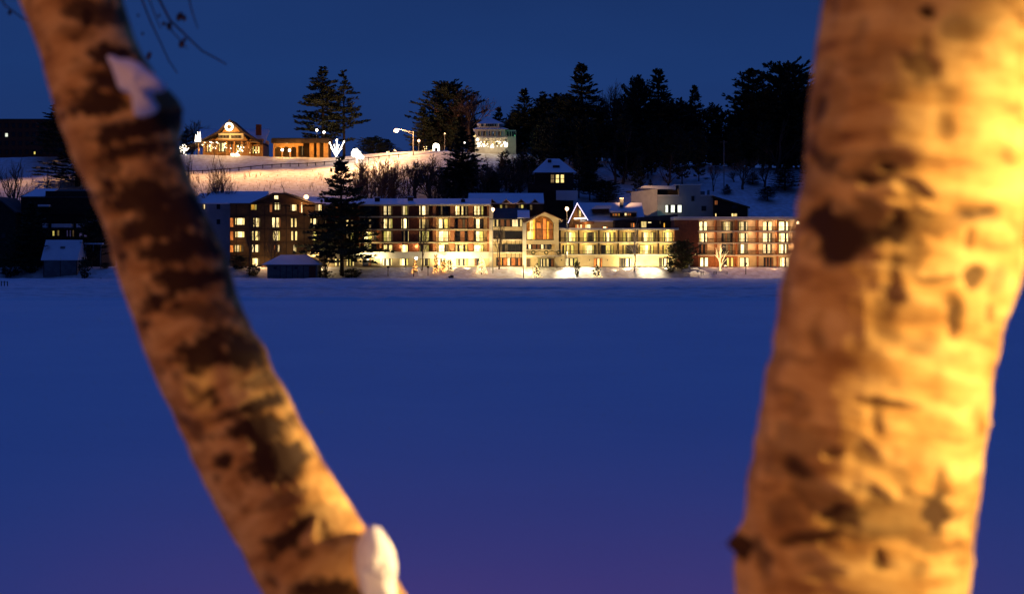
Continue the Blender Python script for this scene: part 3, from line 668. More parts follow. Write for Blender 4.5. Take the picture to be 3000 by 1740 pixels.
b = MB(); b.pbox(D, 632, 388.5, 722, 391, D - 1.5, D, DBRN); b.pbox(D, 640, 391, 714, 409, D - .25, D, WHITE); b.pbox(D, 576, 414, 760, 416.5, D - 2, D + 1, DBRN)
b.build("beam", o)
for u in (626, 640, 667, 690, 712, 728, 757, 600, 585): part("post", o, (u - 1.6, 416, u + 1.6, 460, D - 2, D - 1.5), D=D, m=LOG)
window(o, D - .3, 655, 401, 30, 7, "ddDddDddD", ft=.7); window(o, D - .3, 692, 401, 28, 7, "dDddDddDd", ft=.7)
window(o, D, 610, 432, 26, 22, "RYDWYDR", D + 3); window(o, D, 653, 432, 22, 24, "YDWWDY", D); window(o, D, 702, 436, 20, 22, "AYDYY", D); window(o, D, 743, 438, 24, 20, "RGDYdY", D + 3); window(o, D, 679, 436, 14, 26, "OdO", D)
b = MB(); pts = [(X(676, D) + 1.0 * math.cos(t * .524), D - 2.5, Z(374, D) + 1.0 * math.sin(t * .524)) for t in range(13)]
b.path(pts, [.32] * 13, FAIRY, 6); 
for k in range(18):
    t = k * .35; b.ball((X(676, D) + 1.0 * math.cos(t), D - 2.75, Z(374, D) + 1.0 * math.sin(t)), .2, FAIRY, 5, 4)
tag(b.build("wreath", origin=(X(676, D), D - 2.5, Z(374, D))), "large glowing white wreath hung in the peak of the hilltop lodge", "wreath")
b = MB()
for k in range(60):
    u = random.choice([random.gauss(628, 7), random.gauss(664, 5), random.uniform(592, 640), random.gauss(705, 14), random.gauss(748, 6), random.uniform(590, 760)]); v = random.gauss(428, 6) if u < 680 else random.gauss(440, 6)
    q = (X(u, D), D - 2.4 + random.uniform(-.4, .8), Z(v, D))
    if k: b.tube(qp, q, .012, .012, FRAME, 3)
    qp = q; b.ball(q, random.uniform(.08, .2), FAIRY if random.random() < .5 else FAIRYY, 5, 4)
for k in range(26):
    q = (X(random.gauss(543, 7), D), D - 2.5, Z(random.gauss(440, 6), D)); b.tube(qp, q, .012, .012, FRAME, 3); qp = q; b.ball(q, random.uniform(.12, .25), FAIRY, 5, 4)
b.build("string_lights", o)
for u, v, dy, p in ((655, 415, -1.2, 900), (700, 415, -1.2, 900), (625, 425, -1.5, 260), (745, 425, -1.0, 200), (677, 392, -6, 2600), (600, 425, 1, 160), (590, 440, -2, 90)):
    lamp('POINT', (X(u, D), D + dy, Z(v, D)), p, (1, .50, .14))
for k, (u, v) in enumerate(((573.5, 394), (579.5, 386), (586, 386))):
    b = MB(); b.path([(X(u, 428), 428, Z(415, 428)), (X(u, 428), 428, Z(v, 428))], [.32, .05], FAIRY, 6)
    g_ = gd(u, 428); b.tube((X(u, 428), 428, g_.z), (X(u, 428), 428, Z(415, 428)), .05, .05, STEEL, 4)
    tag(b.build("light_spire", origin=g_), ["short slim white light cone, outermost left of the lodge", "middle white light cone beside the lodge roof", "white light cone nearest the lodge roof"][k], "light decoration", "light cones beside the lodge")

# stone pavilion right of the lodge
D = 430
o = empty("arcaded_pavilion", gd(870, D + 5), "low golden pavilion with arches and square pillars between the lodge and the tall pines", "building")
b = MB()
b.pbox(D, 800, 420, 888, 428, D, D + .8, LOG)
for u in (800, 824, 848, 868): b.pbox(D, u, 428, u + (4 if u < 860 else 5), 470, D, D + .8, LOG)
for ua, ub in ((804, 824), (828, 848), (852, 868)):
    um = (ua + ub) / 2; hw = (ub - ua) / 2; N = 7
    for k in range(N):
        t0, t1 = math.pi * k / N, math.pi * (k + 1) / N
        pts = [(um - hw * math.cos(t0), 438 - 8 * math.sin(t0)), (um - hw * math.cos(t1), 438 - 8 * math.sin(t1)), (um - hw * math.cos(t1), 427.5), (um - hw * math.cos(t0), 427.5)]
        b.prism([(X(p, D), Z(q, D)) for p, q in pts], D, D + .8, LOG)
b.build("arcade", o)
part("back_wall", o, (798, 420, 965, 470, D + 4, D + 4.6), D=D, m=BROWN)
for u0, u1 in ((907, 919), (928, 936), (948, 961)): part("pillar", o, (u0, 418, u1, 470, D - .2, D + 1), D=D, m=LOG)
part("roof", o, (796, 408, 968, 420, D - 1.2, D + 6), D=D, m=DBRN); part("snowy_roof", o, (798, 405.5, 966, 408, D - 1, D + 6), D=D, m=ROOFD)
window(o, D, 880, 440, 10, 26, "DdD", D + 4, ft=.6); window(o, D, 923, 440, 8, 26, "DdD", D + 4, ft=.6); window(o, D, 841, 419, 8, 4, "Y", ft=.5)
for u, v, dy, p in ((826, 440, -2.5, 330), (849, 440, -2.5, 330), (875, 425, -2.5, 260), (812, 435, 2.5, 60), (915, 435, -3, 330), (950, 435, -3, 330)):
    lamp('POINT', (X(u, D), D + dy, Z(v, D)), p, (1, .48, .08))

# dark apartment block, far left on the hill
D = 446
o = empty("apartment_block", gd(90, D + 6), "long dark brick block on the hill at the left with a single lit window", "building")
part("wall", o, (-120, 352, 300, 475, D, D + 14), D=D, m=BRICK2); part("roof", o, (-122, 349, 302, 352.5, D - .4, D + 14.4), D=D, m=ROOFD)
for r in range(4):
    for u in range(-100, 290, 20): 
        if not (r == 1 and u == 20): window(o, D, u, 368 + r * 26, 8, 12, "D", frame=DBRN, ft=.8)
window(o, D, 19.5, 396, 8, 10, "C", D - .02); window(o, D, 102, 449, 5, 8, "G", D - .03)
D = 440
b = MB(); b.path([(X(1, D), D, Z(470, D)), (X(2, D), D, Z(492, D))], [.5, .35], FAIRY, 5)
for k in range(10): b.ball((X(1 + random.uniform(-3, 3), D), D, Z(random.uniform(465, 495), D)), .3, FAIRY, 5, 4)
b.path([(X(2, D), D, Z(492, D)), (X(2, D), D, ground(X(2, D), D))], [.06, .06], STEEL, 4)
tag(b.build("light_figure", origin=gd(2, D)), "bright white light figure cut by the left edge of the photo", "light decoration", "white light figures on the hill road")

# dark lakeside houses at the left
D = 342
o = empty("lake_house", gd(200, D + 5), "dark lakeside house with snowy balcony ledges behind the small shed", "house")
part("wall", o, (62, 575, 298, 800, D, D + 12), D=D, m=DBRN)
roof_x(o, X(58, D), X(300, D), [(D - .5, Z(577, D)), (D + 10, Z(556, D + 10)), (D + 10, Z(562, D + 10)), (D - .5, Z(580, D))], ROOFD)
roof_x(o, X(66, D), X(132, D), [(D - .4, Z(575.5, D)), (D + 10, Z(553, D + 10)), (D + 10, Z(556, D + 10)), (D - .4, Z(577, D))], RSNOW, 'snowy_roof')
part("upper_block", o, (134, 560, 300, 580, D - .2, D + 13), D=D, m=DBRN)
for a in ((118, 600, 150, 606), (132, 655, 143, 668), (158, 656, 217, 667), (230, 656, 256, 667), (258, 643, 290, 652)):
    part("snowy_ledge", o, (*a, D - 1.8, D - .3), D=D, m=RSNOW)
part("balcony", o, (62, 624, 290, 627, D - 1.8, D), (62, 668, 290, 672, D - 1.8, D), D=D, m=DBRN)
window(o, D, 157, 684, 5, 14, "G"); window(o, D, 171, 683, 7, 15, "dGd"); window(o, D, 204, 684, 26, 18, "DBDBDd"); window(o, D, 244, 684, 22, 19, "BBDBB"); window(o, D, 150, 640, 14, 12, "DD"); window(o, D, 100, 690, 16, 14, "DD")
D = 338
o = empty("boathouse", gd(20, D + 5), "dark gabled boathouse at the far left edge of the shore", "house")
b = MB(); b.prism([(X(u, D), Z(v, D)) for u, v in ((-60, 630), (-8, 582), (45, 625), (45, 800), (-60, 800))], D, D + 12, DBRN); b.build("wall", o)
b = MB(); b.prism([(X(u, D), Z(v, D)) for u, v in ((-66, 632), (-8, 576), (50, 622), (47, 625), (-8, 581), (-63, 635))], D - .6, D + 13, ROOFD); b.build("roof", o)
window(o, D, 10, 690, 12, 14, "DD")
# small shed
D = 327
o = empty("shed", Vector((X(176, D), D + 3, 0)), "small grey shed with a plain snowy roof and round vent at the far left", "shed", "sheds on the lake shore")
part("wall", o, (127, 758, 226, 824, D, D + 6), D=D, m=GREYD)
roof_x(o, X(122, D), X(230, D), [(D - .5, Z(760, D)), (D + 3, Z(703, D + 3)), (D + 6.6, Z(760, D + 6.6)), (D + 6.6, Z(763, D)), (D - .5, Z(763, D))], RSNOW)
b = MB(); b.pbox(D, 171, 722, 184, 731, D + 1.4, D + 3, GREYD); b.build("vent", o)
part("corner_board", o, (127, 762, 129, 824, D - .08, D), (224, 762, 226, 824, D - .08, D), (176, 762, 177.5, 824, D - .05, D), D=D, m=DBRN)
# shed with hip roof in front of the brown wing
D = 325
o = empty("shed", Vector((X(857, D), D + 4, 0)), "grey boarded shed with a snowy hip roof before the brown wing", "shed", "sheds on the lake shore")
part("wall", o, (783, 775, 930, 822, D, D + 7), D=D, m=GREYD)
b = MB(); hip(b, D, 768, 941, 775, 815, 892, 747, D - .9, D + 8, RSNOW); b.build("roof", o)
part("eave", o, (770, 775, 939, 777.5, D - .8, D + 7.8), D=D, m=GREYD)
for u in (820, 838, 856, 872, 888): part("board_joint", o, (u, 778, u + 1.4, 820, D - .05, D), D=D, m=DBRN)
part("door", o, (905, 780, 925, 820, D - .08, D), D=D, m=BRICK2)
window(o, D, 806, 785, 9, 7, "D", frame=GREYD); window(o, D, 868, 785, 9, 7, "D", frame=GREYD)
# ------------------------------------------------------------------ trees
def conifer_data(seed, h, r, z0=.12, whorls=24, nb=6, up=.15, sparse=0.0, clump=7, top=.9, shape='cone', needle=None, nlen=.75):
    """one conifer at the origin: crown of needle sprays, trunk with limbs"""
    rg = random.Random(seed); cr = MB(); tr = MB(); needle = needle or NEED
    lean = rg.uniform(-.015, .015)
    tr.path([(0, 0, -1), (lean * h * .5, 0, h * .5), (lean * h, 0, h)], [h * .014, h * .009, .03], TRK, 7)
    im = cr.mi(needle)
    for wv in range(whorls):
        t = z0 + (1 - z0) * (wv / whorls) ** .95; z = t * h * rg.uniform(.985, 1.015)
        q = (t - z0) / (1 - z0)
        if shape == 'cone': L = r * (1 - q ** 1.25) ** 1.05 * (.72 + .28 * min(1, q * 8))
        elif shape == 'round': L = r * math.sqrt(max(0, 1 - (max(0, q - .25) / .75) ** 2)) * (.55 + .45 * min(1, q * 3))
        else: L = r * (1 - q ** 2.2) * (.6 + .4 * min(1, q * 4))                 # old white pine: broad flat topped
        L = max(L, .35)
        for k in range(nb):
            if rg.random() < sparse: continue
            a = 2 * math.pi * (k + rg.random() * .9) / nb + wv * 1.3
            l = L * rg.uniform(.55, 1.22); el = up + rg.uniform(-.12, .2) + .55 * q ** 3
            d = Vector((math.cos(a) * math.cos(el), math.sin(a) * math.cos(el), math.sin(el)))
            zz = z + rg.uniform(-.5, .5) * h / whorls * (2.2 if shape == 'white' else 1); base = Vector((lean * zz, 0, zz)); tip = base + d * l + Vector((0, 0, .05 * l * l / max(r, 1)))
            tr.tube(base, tip, max(.02, .016 * l), .015, TRK, 3)
            n = max(2, int(l / .62)); side = d.cross(Vector((0, 0, 1))).normalized()
            for s in range(n):
                f = .18 + .82 * (s + rg.random()) / n
                if f < .3 and rg.random() < .5: continue
                p = base.lerp(tip, f)
                w = (.28 + .5 * math.sin(math.pi * min(1, f * .9))) * min(1, l / 2.5)
                for c_ in range(clump):
                    o = p + side * rg.uniform(-1, 1) * w * 1.2 + Vector((0, 0, rg.uniform(-.12, .30)))
                    dd = (d * rg.uniform(.3, 1) + side * rg.uniform(-.9, .9) + Vector((0, 0, rg.uniform(-.15, .75)))).normalized()
                    ln = nlen * rg.uniform(.55, 1.25); wd = dd.cross(Vector((rg.uniform(-1, 1), rg.uniform(-1, 1), rg.uniform(-1, 1)))).normalized() * ln * rg.uniform(.13, .26)
                    j = len(cr.v); e = o + dd * ln
                    cr.v += [tuple(o - wd * .4), tuple(o + wd * .4), tuple(e.lerp(o, .35) + wd), tuple(e), tuple(e.lerp(o, .35) - wd)]
                    cr.f.append((j, j + 1, j + 2, j + 3, j + 4)); cr.m.append(im)
    return cr, tr
def bare_data(seed, h, spread=.55, depth=6, m=None, r0=None, twigs=4, trunk_frac=.28, up=.35, mt=None):
    rg = random.Random(seed); tr = MB(); cr = MB(); m = m or WOOD; mt = mt or m
    r0 = r0 or h * .021
    def grow(p, d, l, r, lev):
        segs = 3; pts = [p]; q = p
        for s in range(segs):
            d = (d + Vector((rg.uniform(-.16, .16), rg.uniform(-.16, .16), rg.uniform(-.04, .12)))).normalized()
            q = q + d * l / segs; pts.append(q)
        tgt = tr if lev < 2 else cr
        tgt.path(pts, [r, r * .88, r * .76, r * .62], mt if lev < 2 else m, 5 if lev < 2 else 3)
        if lev >= depth: return
        nchild = twigs if lev > 0 else twigs + 1
        for k in range(nchild):
            f = rg.uniform(.45, 1) if k else 1
            base = pts[min(segs, int(f * segs))]
            a = rg.uniform(0, 6.283); perp = d.orthogonal().normalized(); perp = (Matrix.Rotation(a, 3, d) @ perp)
            sp = spread * rg.uniform(.6, 1.3) * (.5 if k == 0 else 1)
            nd = (d + perp * sp + Vector((0, 0, up * .3))).normalized()
            grow(base, nd, l * rg.uniform(.62, .88) * (1 if lev else (1 - trunk_frac)), max(.024, r * (.62 if k == 0 else .5)), lev + 1)
    grow(Vector((0, 0, -.5)), Vector((rg.uniform(-.05, .05), 0, 1)), h * trunk_frac + .5, r0, 0)
    return cr, tr
def scale_to(cr, tr, h):
    mz = max(p[2] for p in cr.v); k = h / mz
    for b in (cr, tr): b.v = [(x * k, y * k, z * k if z > 0 else z) for x, y, z in b.v]
    return cr, tr

PROTO = {}
def proto(key, data):
    cr, tr = data
    a = bpy.data.meshes.new("crown"); a.from_pydata(cr.v, [], cr.f); [a.materials.append(m) for m in cr.mats]
    a.polygons.foreach_set("material_index", cr.m)
    b = bpy.data.meshes.new("trunk"); b.from_pydata(tr.v, [], tr.f); [b.materials.append(m) for m in tr.mats]
    b.polygons.foreach_set("material_index", tr.m)
    zs = [p[2] for p in cr.v]; xx = [abs(p[0]) for p in cr.v]
    PROTO[key] = (a, b, max(zs), sorted(xx)[int(len(xx) * .985)])
for k in range(3): proto("pine%d" % k, conifer_data(10 + k, 25, 5.6, z0=.10, whorls=27, nb=6, up=.18, clump=6, shape='cone', nlen=.85))
for k in range(2): proto("broad%d" % k, conifer_data(20 + k, 24, 6.5, z0=.16, whorls=22, nb=7, up=.22, clump=6, shape='white', nlen=.9))
proto("round0", conifer_data(31, 22, 8, z0=.08, whorls=22, nb=7, up=.3, clump=6, shape='round', nlen=.95))
proto("tall0", conifer_data(41, 26, 5.4, z0=.22, whorls=22, nb=6, up=.05, sparse=.22, clump=11, shape='white', nlen=.85))
proto("tall1", conifer_data(42, 26, 5.6, z0=.24, whorls=18, nb=5, up=.12, sparse=.25, clump=11, shape='white', nlen=.85))
proto("shore0", conifer_data(51, 27, 7.6, z0=.12, whorls=34, nb=7, up=-.05, sparse=.15, clump=11, shape='cone', nlen=.7))
proto("fir0", conifer_data(61, 8, 3.0, z0=.04, whorls=18, nb=7, up=.5, clump=9, shape='round', needle=NEEDG, nlen=.5))
proto("bush0", conifer_data(62, 4, 1.6, z0=.02, whorls=11, nb=6, up=.4, clump=8, shape='round', nlen=.4))
for k in range(3): proto("bare%d" % k, scale_to(*bare_data(70 + k, 14, depth=5, twigs=3), 14))
proto("bushy0", scale_to(*bare_data(80, 12, depth=6, twigs=3, spread=.75, m=WOODR, trunk_frac=.2), 12))
proto("bushy1", scale_to(*bare_data(81, 18, depth=6, twigs=3, spread=.6, m=WOODR, trunk_frac=.25), 18))
def put(kind, name, base, h, w=None, label=None, cat="tree", group=None, rz=None):
    a, b, H0, W0 = PROTO[kind]
    k = h / H0; kx = k if w is None else (w / 2) / W0
    o = bpy.data.objects.new(name, None); col.objects.link(o); o.location = base; o.scale = (kx, kx, k)
    o.rotation_euler = (0, 0, random.uniform(0, 6.28) if rz is None else rz); tag(o, label, cat, group)
    c_ = bpy.data.objects.new("crown", a); t_ = bpy.data.objects.new("trunk", b)
    for q in (c_, t_): col.objects.link(q); q.parent = o
    return o
def tree_px(kind, name, u, vtop, wpx, y, label, group=None, rz=None, base=None):
    g = base or gd(u, y); y = g.y
    return put(kind, name, g, Z(vtop, y) - g.z, wpx * y / FPX, label, "tree", group, rz)

HG = "dark trees on the hill skyline"
LT = [
 ("tall0", "pine_tree", 945, 193, 128, 441, "tall ragged pine, left one of the pair beside the golden pavilion"),
 ("tall1", "pine_tree", 1008, 203, 112, 447, "tall thin pine, right one of the pair, with branches reaching right"),
 ("round0", "pine_tree", 1318, 228, 165, 452, "round topped dark pine rising behind the street lamp"),
 ("pine0", "pine_tree", 1240, 312, 80, 446, "small dark conifer standing left of the round topped pine"),
 ("bushy1", "bare_tree", 1378, 246, 130, 444, "reddish bare tree left above the Victorian house"),
 ("pine2", "pine_tree", 1355, 368, 125, 392, "dark conifer with layered drooping boughs before the Victorian house"),
 ("pine1", "pine_tree", 1462, 312, 60, 455, "small conifer tip right behind the Victorian house roof"),
 ("pine1", "pine_tree", 1537, 258, 95, 450, "slim conifer with a pointed top right of the Victorian house"),
 ("broad0", "pine_tree", 1592, 268, 95, 452, "blunt topped conifer between the slim one and the great pointed one"),
 ("pine0", "pine_tree", 1629, 272, 70, 458, "thin conifer tight against the left flank of the great pointed one"),
 ("pine1", "pine_tree", 1705, 183, 150, 440, "great pointed conifer, tallest in the middle of the wood"),
 ("bushy1", "bare_tree", 1795, 218, 90, 456, "bare treetop showing between two great conifers"),
 ("round0", "pine_tree", 1872, 214, 90, 448, "conifer with a rounded head just left of a taller twin"),
 ("pine2", "pine_tree", 1928, 198, 130, 446, "tall conifer with upswept side boughs in the right half of the wood"),
 ("pine0", "pine_tree", 2036, 248, 85, 444, "small pointed conifer standing alone above the low part of the wood"),
 ("broad0", "pine_tree", 1990, 285, 80, 452, "low dark conifer left of the small pointed one"),
 ("round0", "pine_tree", 2088, 300, 90, 450, "low rounded conifer right of the small pointed one"),
 ("broad1", "pine_tree", 2206, 200, 150, 446, "broad conifer with drooping side boughs left of the biggest one"),
 ("round0", "pine_tree", 2310, 163, 190, 444, "biggest broad conifer of the wood, beside the right birch trunk"),
 ("broad0", "pine_tree", 2255, 250, 130, 440, "conifer filling the gap below the two biggest ones"),
 ("pine2", "pine_tree", 178, 286, 150, 425, "dark conifer rising over the apartment block, half behind the left birch"),
 ("pine1", "pine_tree", 228, 395, 200, 400, "dark spreading conifer behind the left birch trunk"),
 ("round0", "pine_tree", 1092, 398, 90, 452, "low dark bushy tree on the road left of the street lamp"),
 ("pine0", "pine_tree", 1135, 408, 60, 456, "small dark tree beneath the street lamp head"),
 ("broad0", "pine_tree", 548, 375, 50, 452, "dark bushy tree left of the lodge roof"),
 ("bushy0", "bare_tree", 562, 352, 70, 449, "bare tree top left of the timber lodge"),
 ("pine2", "pine_tree", 92, 590, 120, 333, "dark conifer before the lake house, left of the small shed"),
 ("broad0", "pine_tree", 268, 600, 90, 334, "dark conifer before the lake house, tight by the left birch"),
 ("pine1", "pine_tree", 2990, 690, 90, 345, "dark conifer on the far shore by the right edge of the photo"),
]
for kd, nm, u, vt, wp, y, lb in LT: tree_px(kd, nm, u, vt, wp * (1.3 if 1400 < u < 2400 else 1.12), y, lb, HG if vt < 330 else None)
# lower slope trees that stand out
for kd, nm, u, vt, wp, y, lb in [
 ("pine0", "pine_tree", 1905, 525, 26, 395, "tiny snowy conifer high on the open slope"),
 ("pine1", "pine_tree", 2130, 540, 34, 398, "young conifer on the snow right behind the pale building"),
 ("pine2", "pine_tree", 2205, 505, 50, 408, "young layered conifer in the middle of the open slope"),
 ("broad1", "pine_tree", 2248, 545, 60, 392, "dark young conifer low on the open slope"),
 ("pine0", "pine_tree", 2300, 480, 90, 402, "dark conifer on the slope next to the right birch trunk"),
 ("round0", "pine_tree", 1775, 525, 100, 388, "dark round bush tree between the brown house and the pale building"),
 ("broad0", "pine_tree", 1725, 500, 80, 400, "dark conifer right behind the brown house"),
 ("bushy0", "bare_tree", 1100, 462, 120, 372, "warm lit bare tree with many stems behind the brick wing chimney"),
 ("bushy0", "bare_tree", 1058, 470, 70, 376, "smaller bare tree beside the many stemmed one"),
 ("bare1", "bare_tree", 1145, 455, 75, 374, "slender bare tree right of the many stemmed one"),
 ("bushy1", "bare_tree", 1215, 455, 110, 388, "thin bare thicket tree on the slope below the street lamp"),
 ("bushy0", "bare_tree", 1262, 470, 110, 384, "dark bare thicket tree left of the layered conifer"),
 ("bushy1", "bare_tree", 1430, 470, 110, 384, "dark bare thicket tree right of the layered conifer"),
 ("bushy1", "bare_tree", 1500, 490, 100, 392, "bare thicket tree above the dormer roof"),
 ("bushy1", "bare_tree", 645, 437, 95, 350, "tall bare tree in front of the snowy annex roof"),
 ("bare2", "bare_tree", 553, 425, 60, 352, "bare tree close to the right side of the left birch"),
 ("bare1", "bare_tree", 603, 520, 50, 351, "small bare tree between two taller ones above the annex"),
 ("bare2", "bare_tree", 48, 452, 120, 352, "dark bare tree over the road at the far left"),
 ("bare0", "bare_tree", 132, 480, 80, 354, "bare tree before the lit snow beside the left conifer"),
 ("bare1", "bare_tree", 730, 600, 60, 331, "slim bare tree in front of the brown wing windows"),
 ("bare2", "bare_tree", 800, 640, 50, 331, "slim bare tree rising behind the hip roofed shed"),
 ("bare0", "bare_tree", 1462, 640, 62, 333, "dark leaning bare tree before the ribbon windows"),
 ("bare1", "bare_tree", 1236, 640, 50, 332, "thin bare tree among the little lit shrubs"),
 ("bare2", "bare_tree", 955, 700, 60, 329, "leaning bare tree at the left foot of the big shore pine"),
]: tree_px(kd, nm, u, vt, wp, y, lb)
tree_px("shore0", "pine_tree", 1002, 452, 215, 331, "big dark pine standing on the shore before the hotel", rz=.6)
tree_px("fir0", "fir_tree", 1998, 700, 92, 331.5, "dense fir lit from below before the stair tower", rz=1)
for kd, u, vt, wp, y, lb in [
 ("bush0", 1965, 762, 34, 331, "small dark round bush at the foot of the lit fir"),
 ("bush0", 248, 752, 42, 325, "dark bush beside the small shed"), ("bush0", 700, 745, 60, 333, "dark hedge bush left of the hip roofed shed"),
 ("bush0", 742, 772, 50, 331, "low bush tucked behind the hip roofed shed"), ("bush0", 1690, 760, 22, 330, "small upright shrub standing in the brightest snow"),
 ("bush0", 30, 740, 90, 328, "dark bush before the boathouse"), ("bush0", 88, 745, 70, 329, "dark bush left of the small shed"),
 ("bush0", 950, 790, 60, 328, "low shrub left of the shore pine foot"), ("bush0", 1030, 785, 70, 329, "low shrub right of the shore pine foot"),
 ("bush0", 308, 768, 34, 330, "small bush partly behind the left birch"),
 ("bush0", 770, 548, 26, 356, "small dark shrub above the annex roof"), ("bush0", 835, 548, 24, 356, "small dark shrub above the gable of the brown wing")]:
    g = gd(u, y); put(kd, "bush", g, Z(vt, y) - g.z, wp * y / FPX, lb, "bush")

for k, (u, vt, vb, w) in enumerate(((2090, 470, 0, 60), (2175, 455, 0, 70), (2240, 470, 0, 60), (2285, 500, 0, 50), (2150, 500, 0, 40), (2070, 520, 0, 40))):
    tree_px(["bare0", "bushy1", "bare2"][k % 3], "bare_tree", u, vt, w, 400 + k * 2.5, ["bare tree behind the pale building's right edge", "tall bare tree just right of the utility pole", "bare tree high on the open slope, left of the dark conifer", "bare tree on the slope nearest the right birch", "small bare tree between the utility pole and the young conifer", "small bare tree close above the sloped roof house"][k])
# the wood behind: one dark mass of conifers and bare trunks
mb = MB(); lows = []
for k in range(3): lows.append(conifer_data(90 + k, 20, 4.6, z0=.12, whorls=15, nb=5, up=.2, clump=4, shape=['cone', 'white', 'round'][k], nlen=1.3))
lowb = [scale_to(*bare_data(95 + k, 15, depth=4, twigs=3, m=WOOD, trunk_frac=.35), 15) for k in range(2)]
rg = random.Random(5)
def skyline(u):
    P = [(1180, 440), (1230, 360), (1300, 330), (1400, 350), (1450, 345), (1500, 320), (1560, 295), (1640, 290), (1760, 300), (1800, 290), (1960, 300), (2080, 325), (2120, 352), (2150, 320), (2200, 290), (2420, 260), (3100, 300)]
    if u < P[0][0]: return 480
    for (a, p), (b_, q) in zip(P, P[1:]):
        if u <= b_: return p + (q - p) * (u - a) / (b_ - a)
    return 300
for k in range(330):
    u = rg.uniform(1210, 2700); y = rg.choice([rg.uniform(448, 500), rg.uniform(440, 470), rg.uniform(404, 440), rg.uniform(388, 425)])
    if y < 440 and u < 1560: continue
    if y < 404 and (u > 1960 or u < 1690): continue
    if 1380 < u < 1525 and y < 446: y = rg.uniform(450, 480)
    if u < 1330 and y < 446: y += 30
    if 2060 < u < 2320 and y < 420: y += 22
    g = gd(u, y); vt = skyline(u) + rg.uniform(-6, 42) + (60 if y < 440 else 0) + (70 if y < 404 else 0); h = Z(vt, y) - g.z
    if h < 5: continue
    if rg.random() < .8: cr, tr = rg.choice(lows); k0 = h / 20
    else: cr, tr = rg.choice(lowb); k0 = h / 15
    mx = Matrix.Translation(g) @ Matrix.Rotation(rg.uniform(0, 6.28), 4, 'Z') @ Matrix.Diagonal((k0 * rg.uniform(.9, 1.3), k0, k0, 1)).to_4x4()
    mb.merge(cr, mx); mb.merge(tr, mx)
for k in range(150):
    u = rg.uniform(1050, 1570); y = rg.uniform(378, 408)
    g = gd(u, y); h = rg.uniform(4, 9) * (1 if u > 1230 else .7)
    cr, tr = rg.choice(lowb); k0 = h / 15
    mx = Matrix.Translation(g) @ Matrix.Rotation(rg.uniform(0, 6.28), 4, 'Z') @ Matrix.Diagonal((k0 * 1.5, k0 * 1.5, k0, 1)).to_4x4()
    mb.merge(cr, mx); mb.merge(tr, mx)
    if k % 3 == 0:
        uu = rg.uniform(1960, 2400); yy = rg.uniform(422, 440); gg = gd(uu, yy); cr, tr = rg.choice(lows[:2] + lowb[:1]); k1 = rg.uniform(.28, .5)
        mb.merge(cr, Matrix.Translation(gg) @ Matrix.Diagonal((k1 * 1.6, k1 * 1.6, k1, 1)).to_4x4())
    if u > 1290 and rg.random() < .5:
        cr, tr = rg.choice(lows); k0 = h / 22; mx = Matrix.Translation(gd(u + 9, y + 3)) @ Matrix.Rotation(rg.uniform(0, 6.28), 4, 'Z') @ Matrix.Diagonal((k0 * 1.4, k0 * 1.4, k0, 1)).to_4x4()
        mb.merge(cr, mx)
tag(mb.build("hillside_wood"), "dark wood of conifers and bare trunks covering the hill", "wood", kind="stuff")

# dry weeds and saplings poking through the snow of the slope
mb = MB(); rg = random.Random(12)
for k in range(520):
    u = rg.uniform(-30, 1330); v = 500 + 62 * rg.random() ** .6; p = gp(u, v, 372); h = rg.uniform(.25, .9) if rg.random() < .85 else rg.uniform(1, 2.6)
    for q in range(2 if h < 1 else 6):
        a = Vector((rg.uniform(-.35, .35), rg.uniform(-.2, .2), 1)) * h; mb.tube(p, p + a, .035, .012, WOODR, 3)
tag(mb.build("weeds"), "dry weeds and saplings sticking out of the lit snow slope", "weeds", kind="stuff")

# ------------------------------------------------------------------ lamps
def lamp_post(u, v, y, label, r=.35, globe=BULB, p=0, group="globe lamps around the hotel", color=(1, .6, .3), base=None):
    x, z = X(u, y), Z(v, y); g = base or gd(u, y)
    o = empty("lamp_post", g, label, "street lamp", group)
    b = MB(); b.tube(g - Vector((0, 0, .3)), (x, y, z - r), .09, .06, STEEL, 6); b.tube((x, y, z - r * 1.5), (x, y, z - r * .8), .2, .22, STEEL, 6); b.build("pole", o)
    b = MB(); b.ball((x, y, z), r, globe, 12, 8); b.build("globe", o, smooth=True)
    if p: lamp('POINT', (x, y - r - .2, z), p, color)
    return o
lamp_post(897, 578, 355, "globe lamp glowing above the right roof slope of the brown wing", .62, p=900)
lamp_post(1444, 614, 331, "globe lamp before the link block beside the white pilaster", .42, p=350, color=(1, .62, .34))
lamp_post(1661, 612, 333, "globe lamp on a tall pole left of the lit chalet gable", .45, p=500, color=(1, .55, .25))
lamp_post(2338, 653, 332, "globe lamp shining at the edge of the right birch trunk", .42, p=200)
lamp_post(928, 382, 433, "left one of two small lamps before the paired pines", .38, BULBW)
lamp_post(949, 388, 433, "right one of two small lamps before the paired pines", .36, BULBW)
lamp_post(827, 440, 427, "small lamp before the left arch of the pavilion", .38, BULBW); lamp_post(848, 441, 427, "small lamp before the middle arch of the pavilion", .38, BULBW)
lamp_post(1227, 413, 436, "round lamp to the right of the tall street lamp", .42)
lamp_post(1303, 392, 440, "faint lamp in front of the round topped pine", .22)
lamp_post(1361, 419, 430, "lamp shining through the boughs of the layered conifer", .3, BULBW)
lamp_post(1655, 386, 445, "left lamp of a close pair deep in the wood", .22, BULBW); lamp_post(1663, 384, 445, "right lamp of a close pair deep in the wood", .26, BULBW)
lamp_post(2361, 429, 430, "tiny lamp beside the right birch high on the hill", .26)
lamp_post(2968, 708, 336, "small lamp on the far shore at the right edge", .25)
lamp_post(1219, 757, 331.5, "white lamp above the small orange lit shrub", .34, BULBW, p=120)
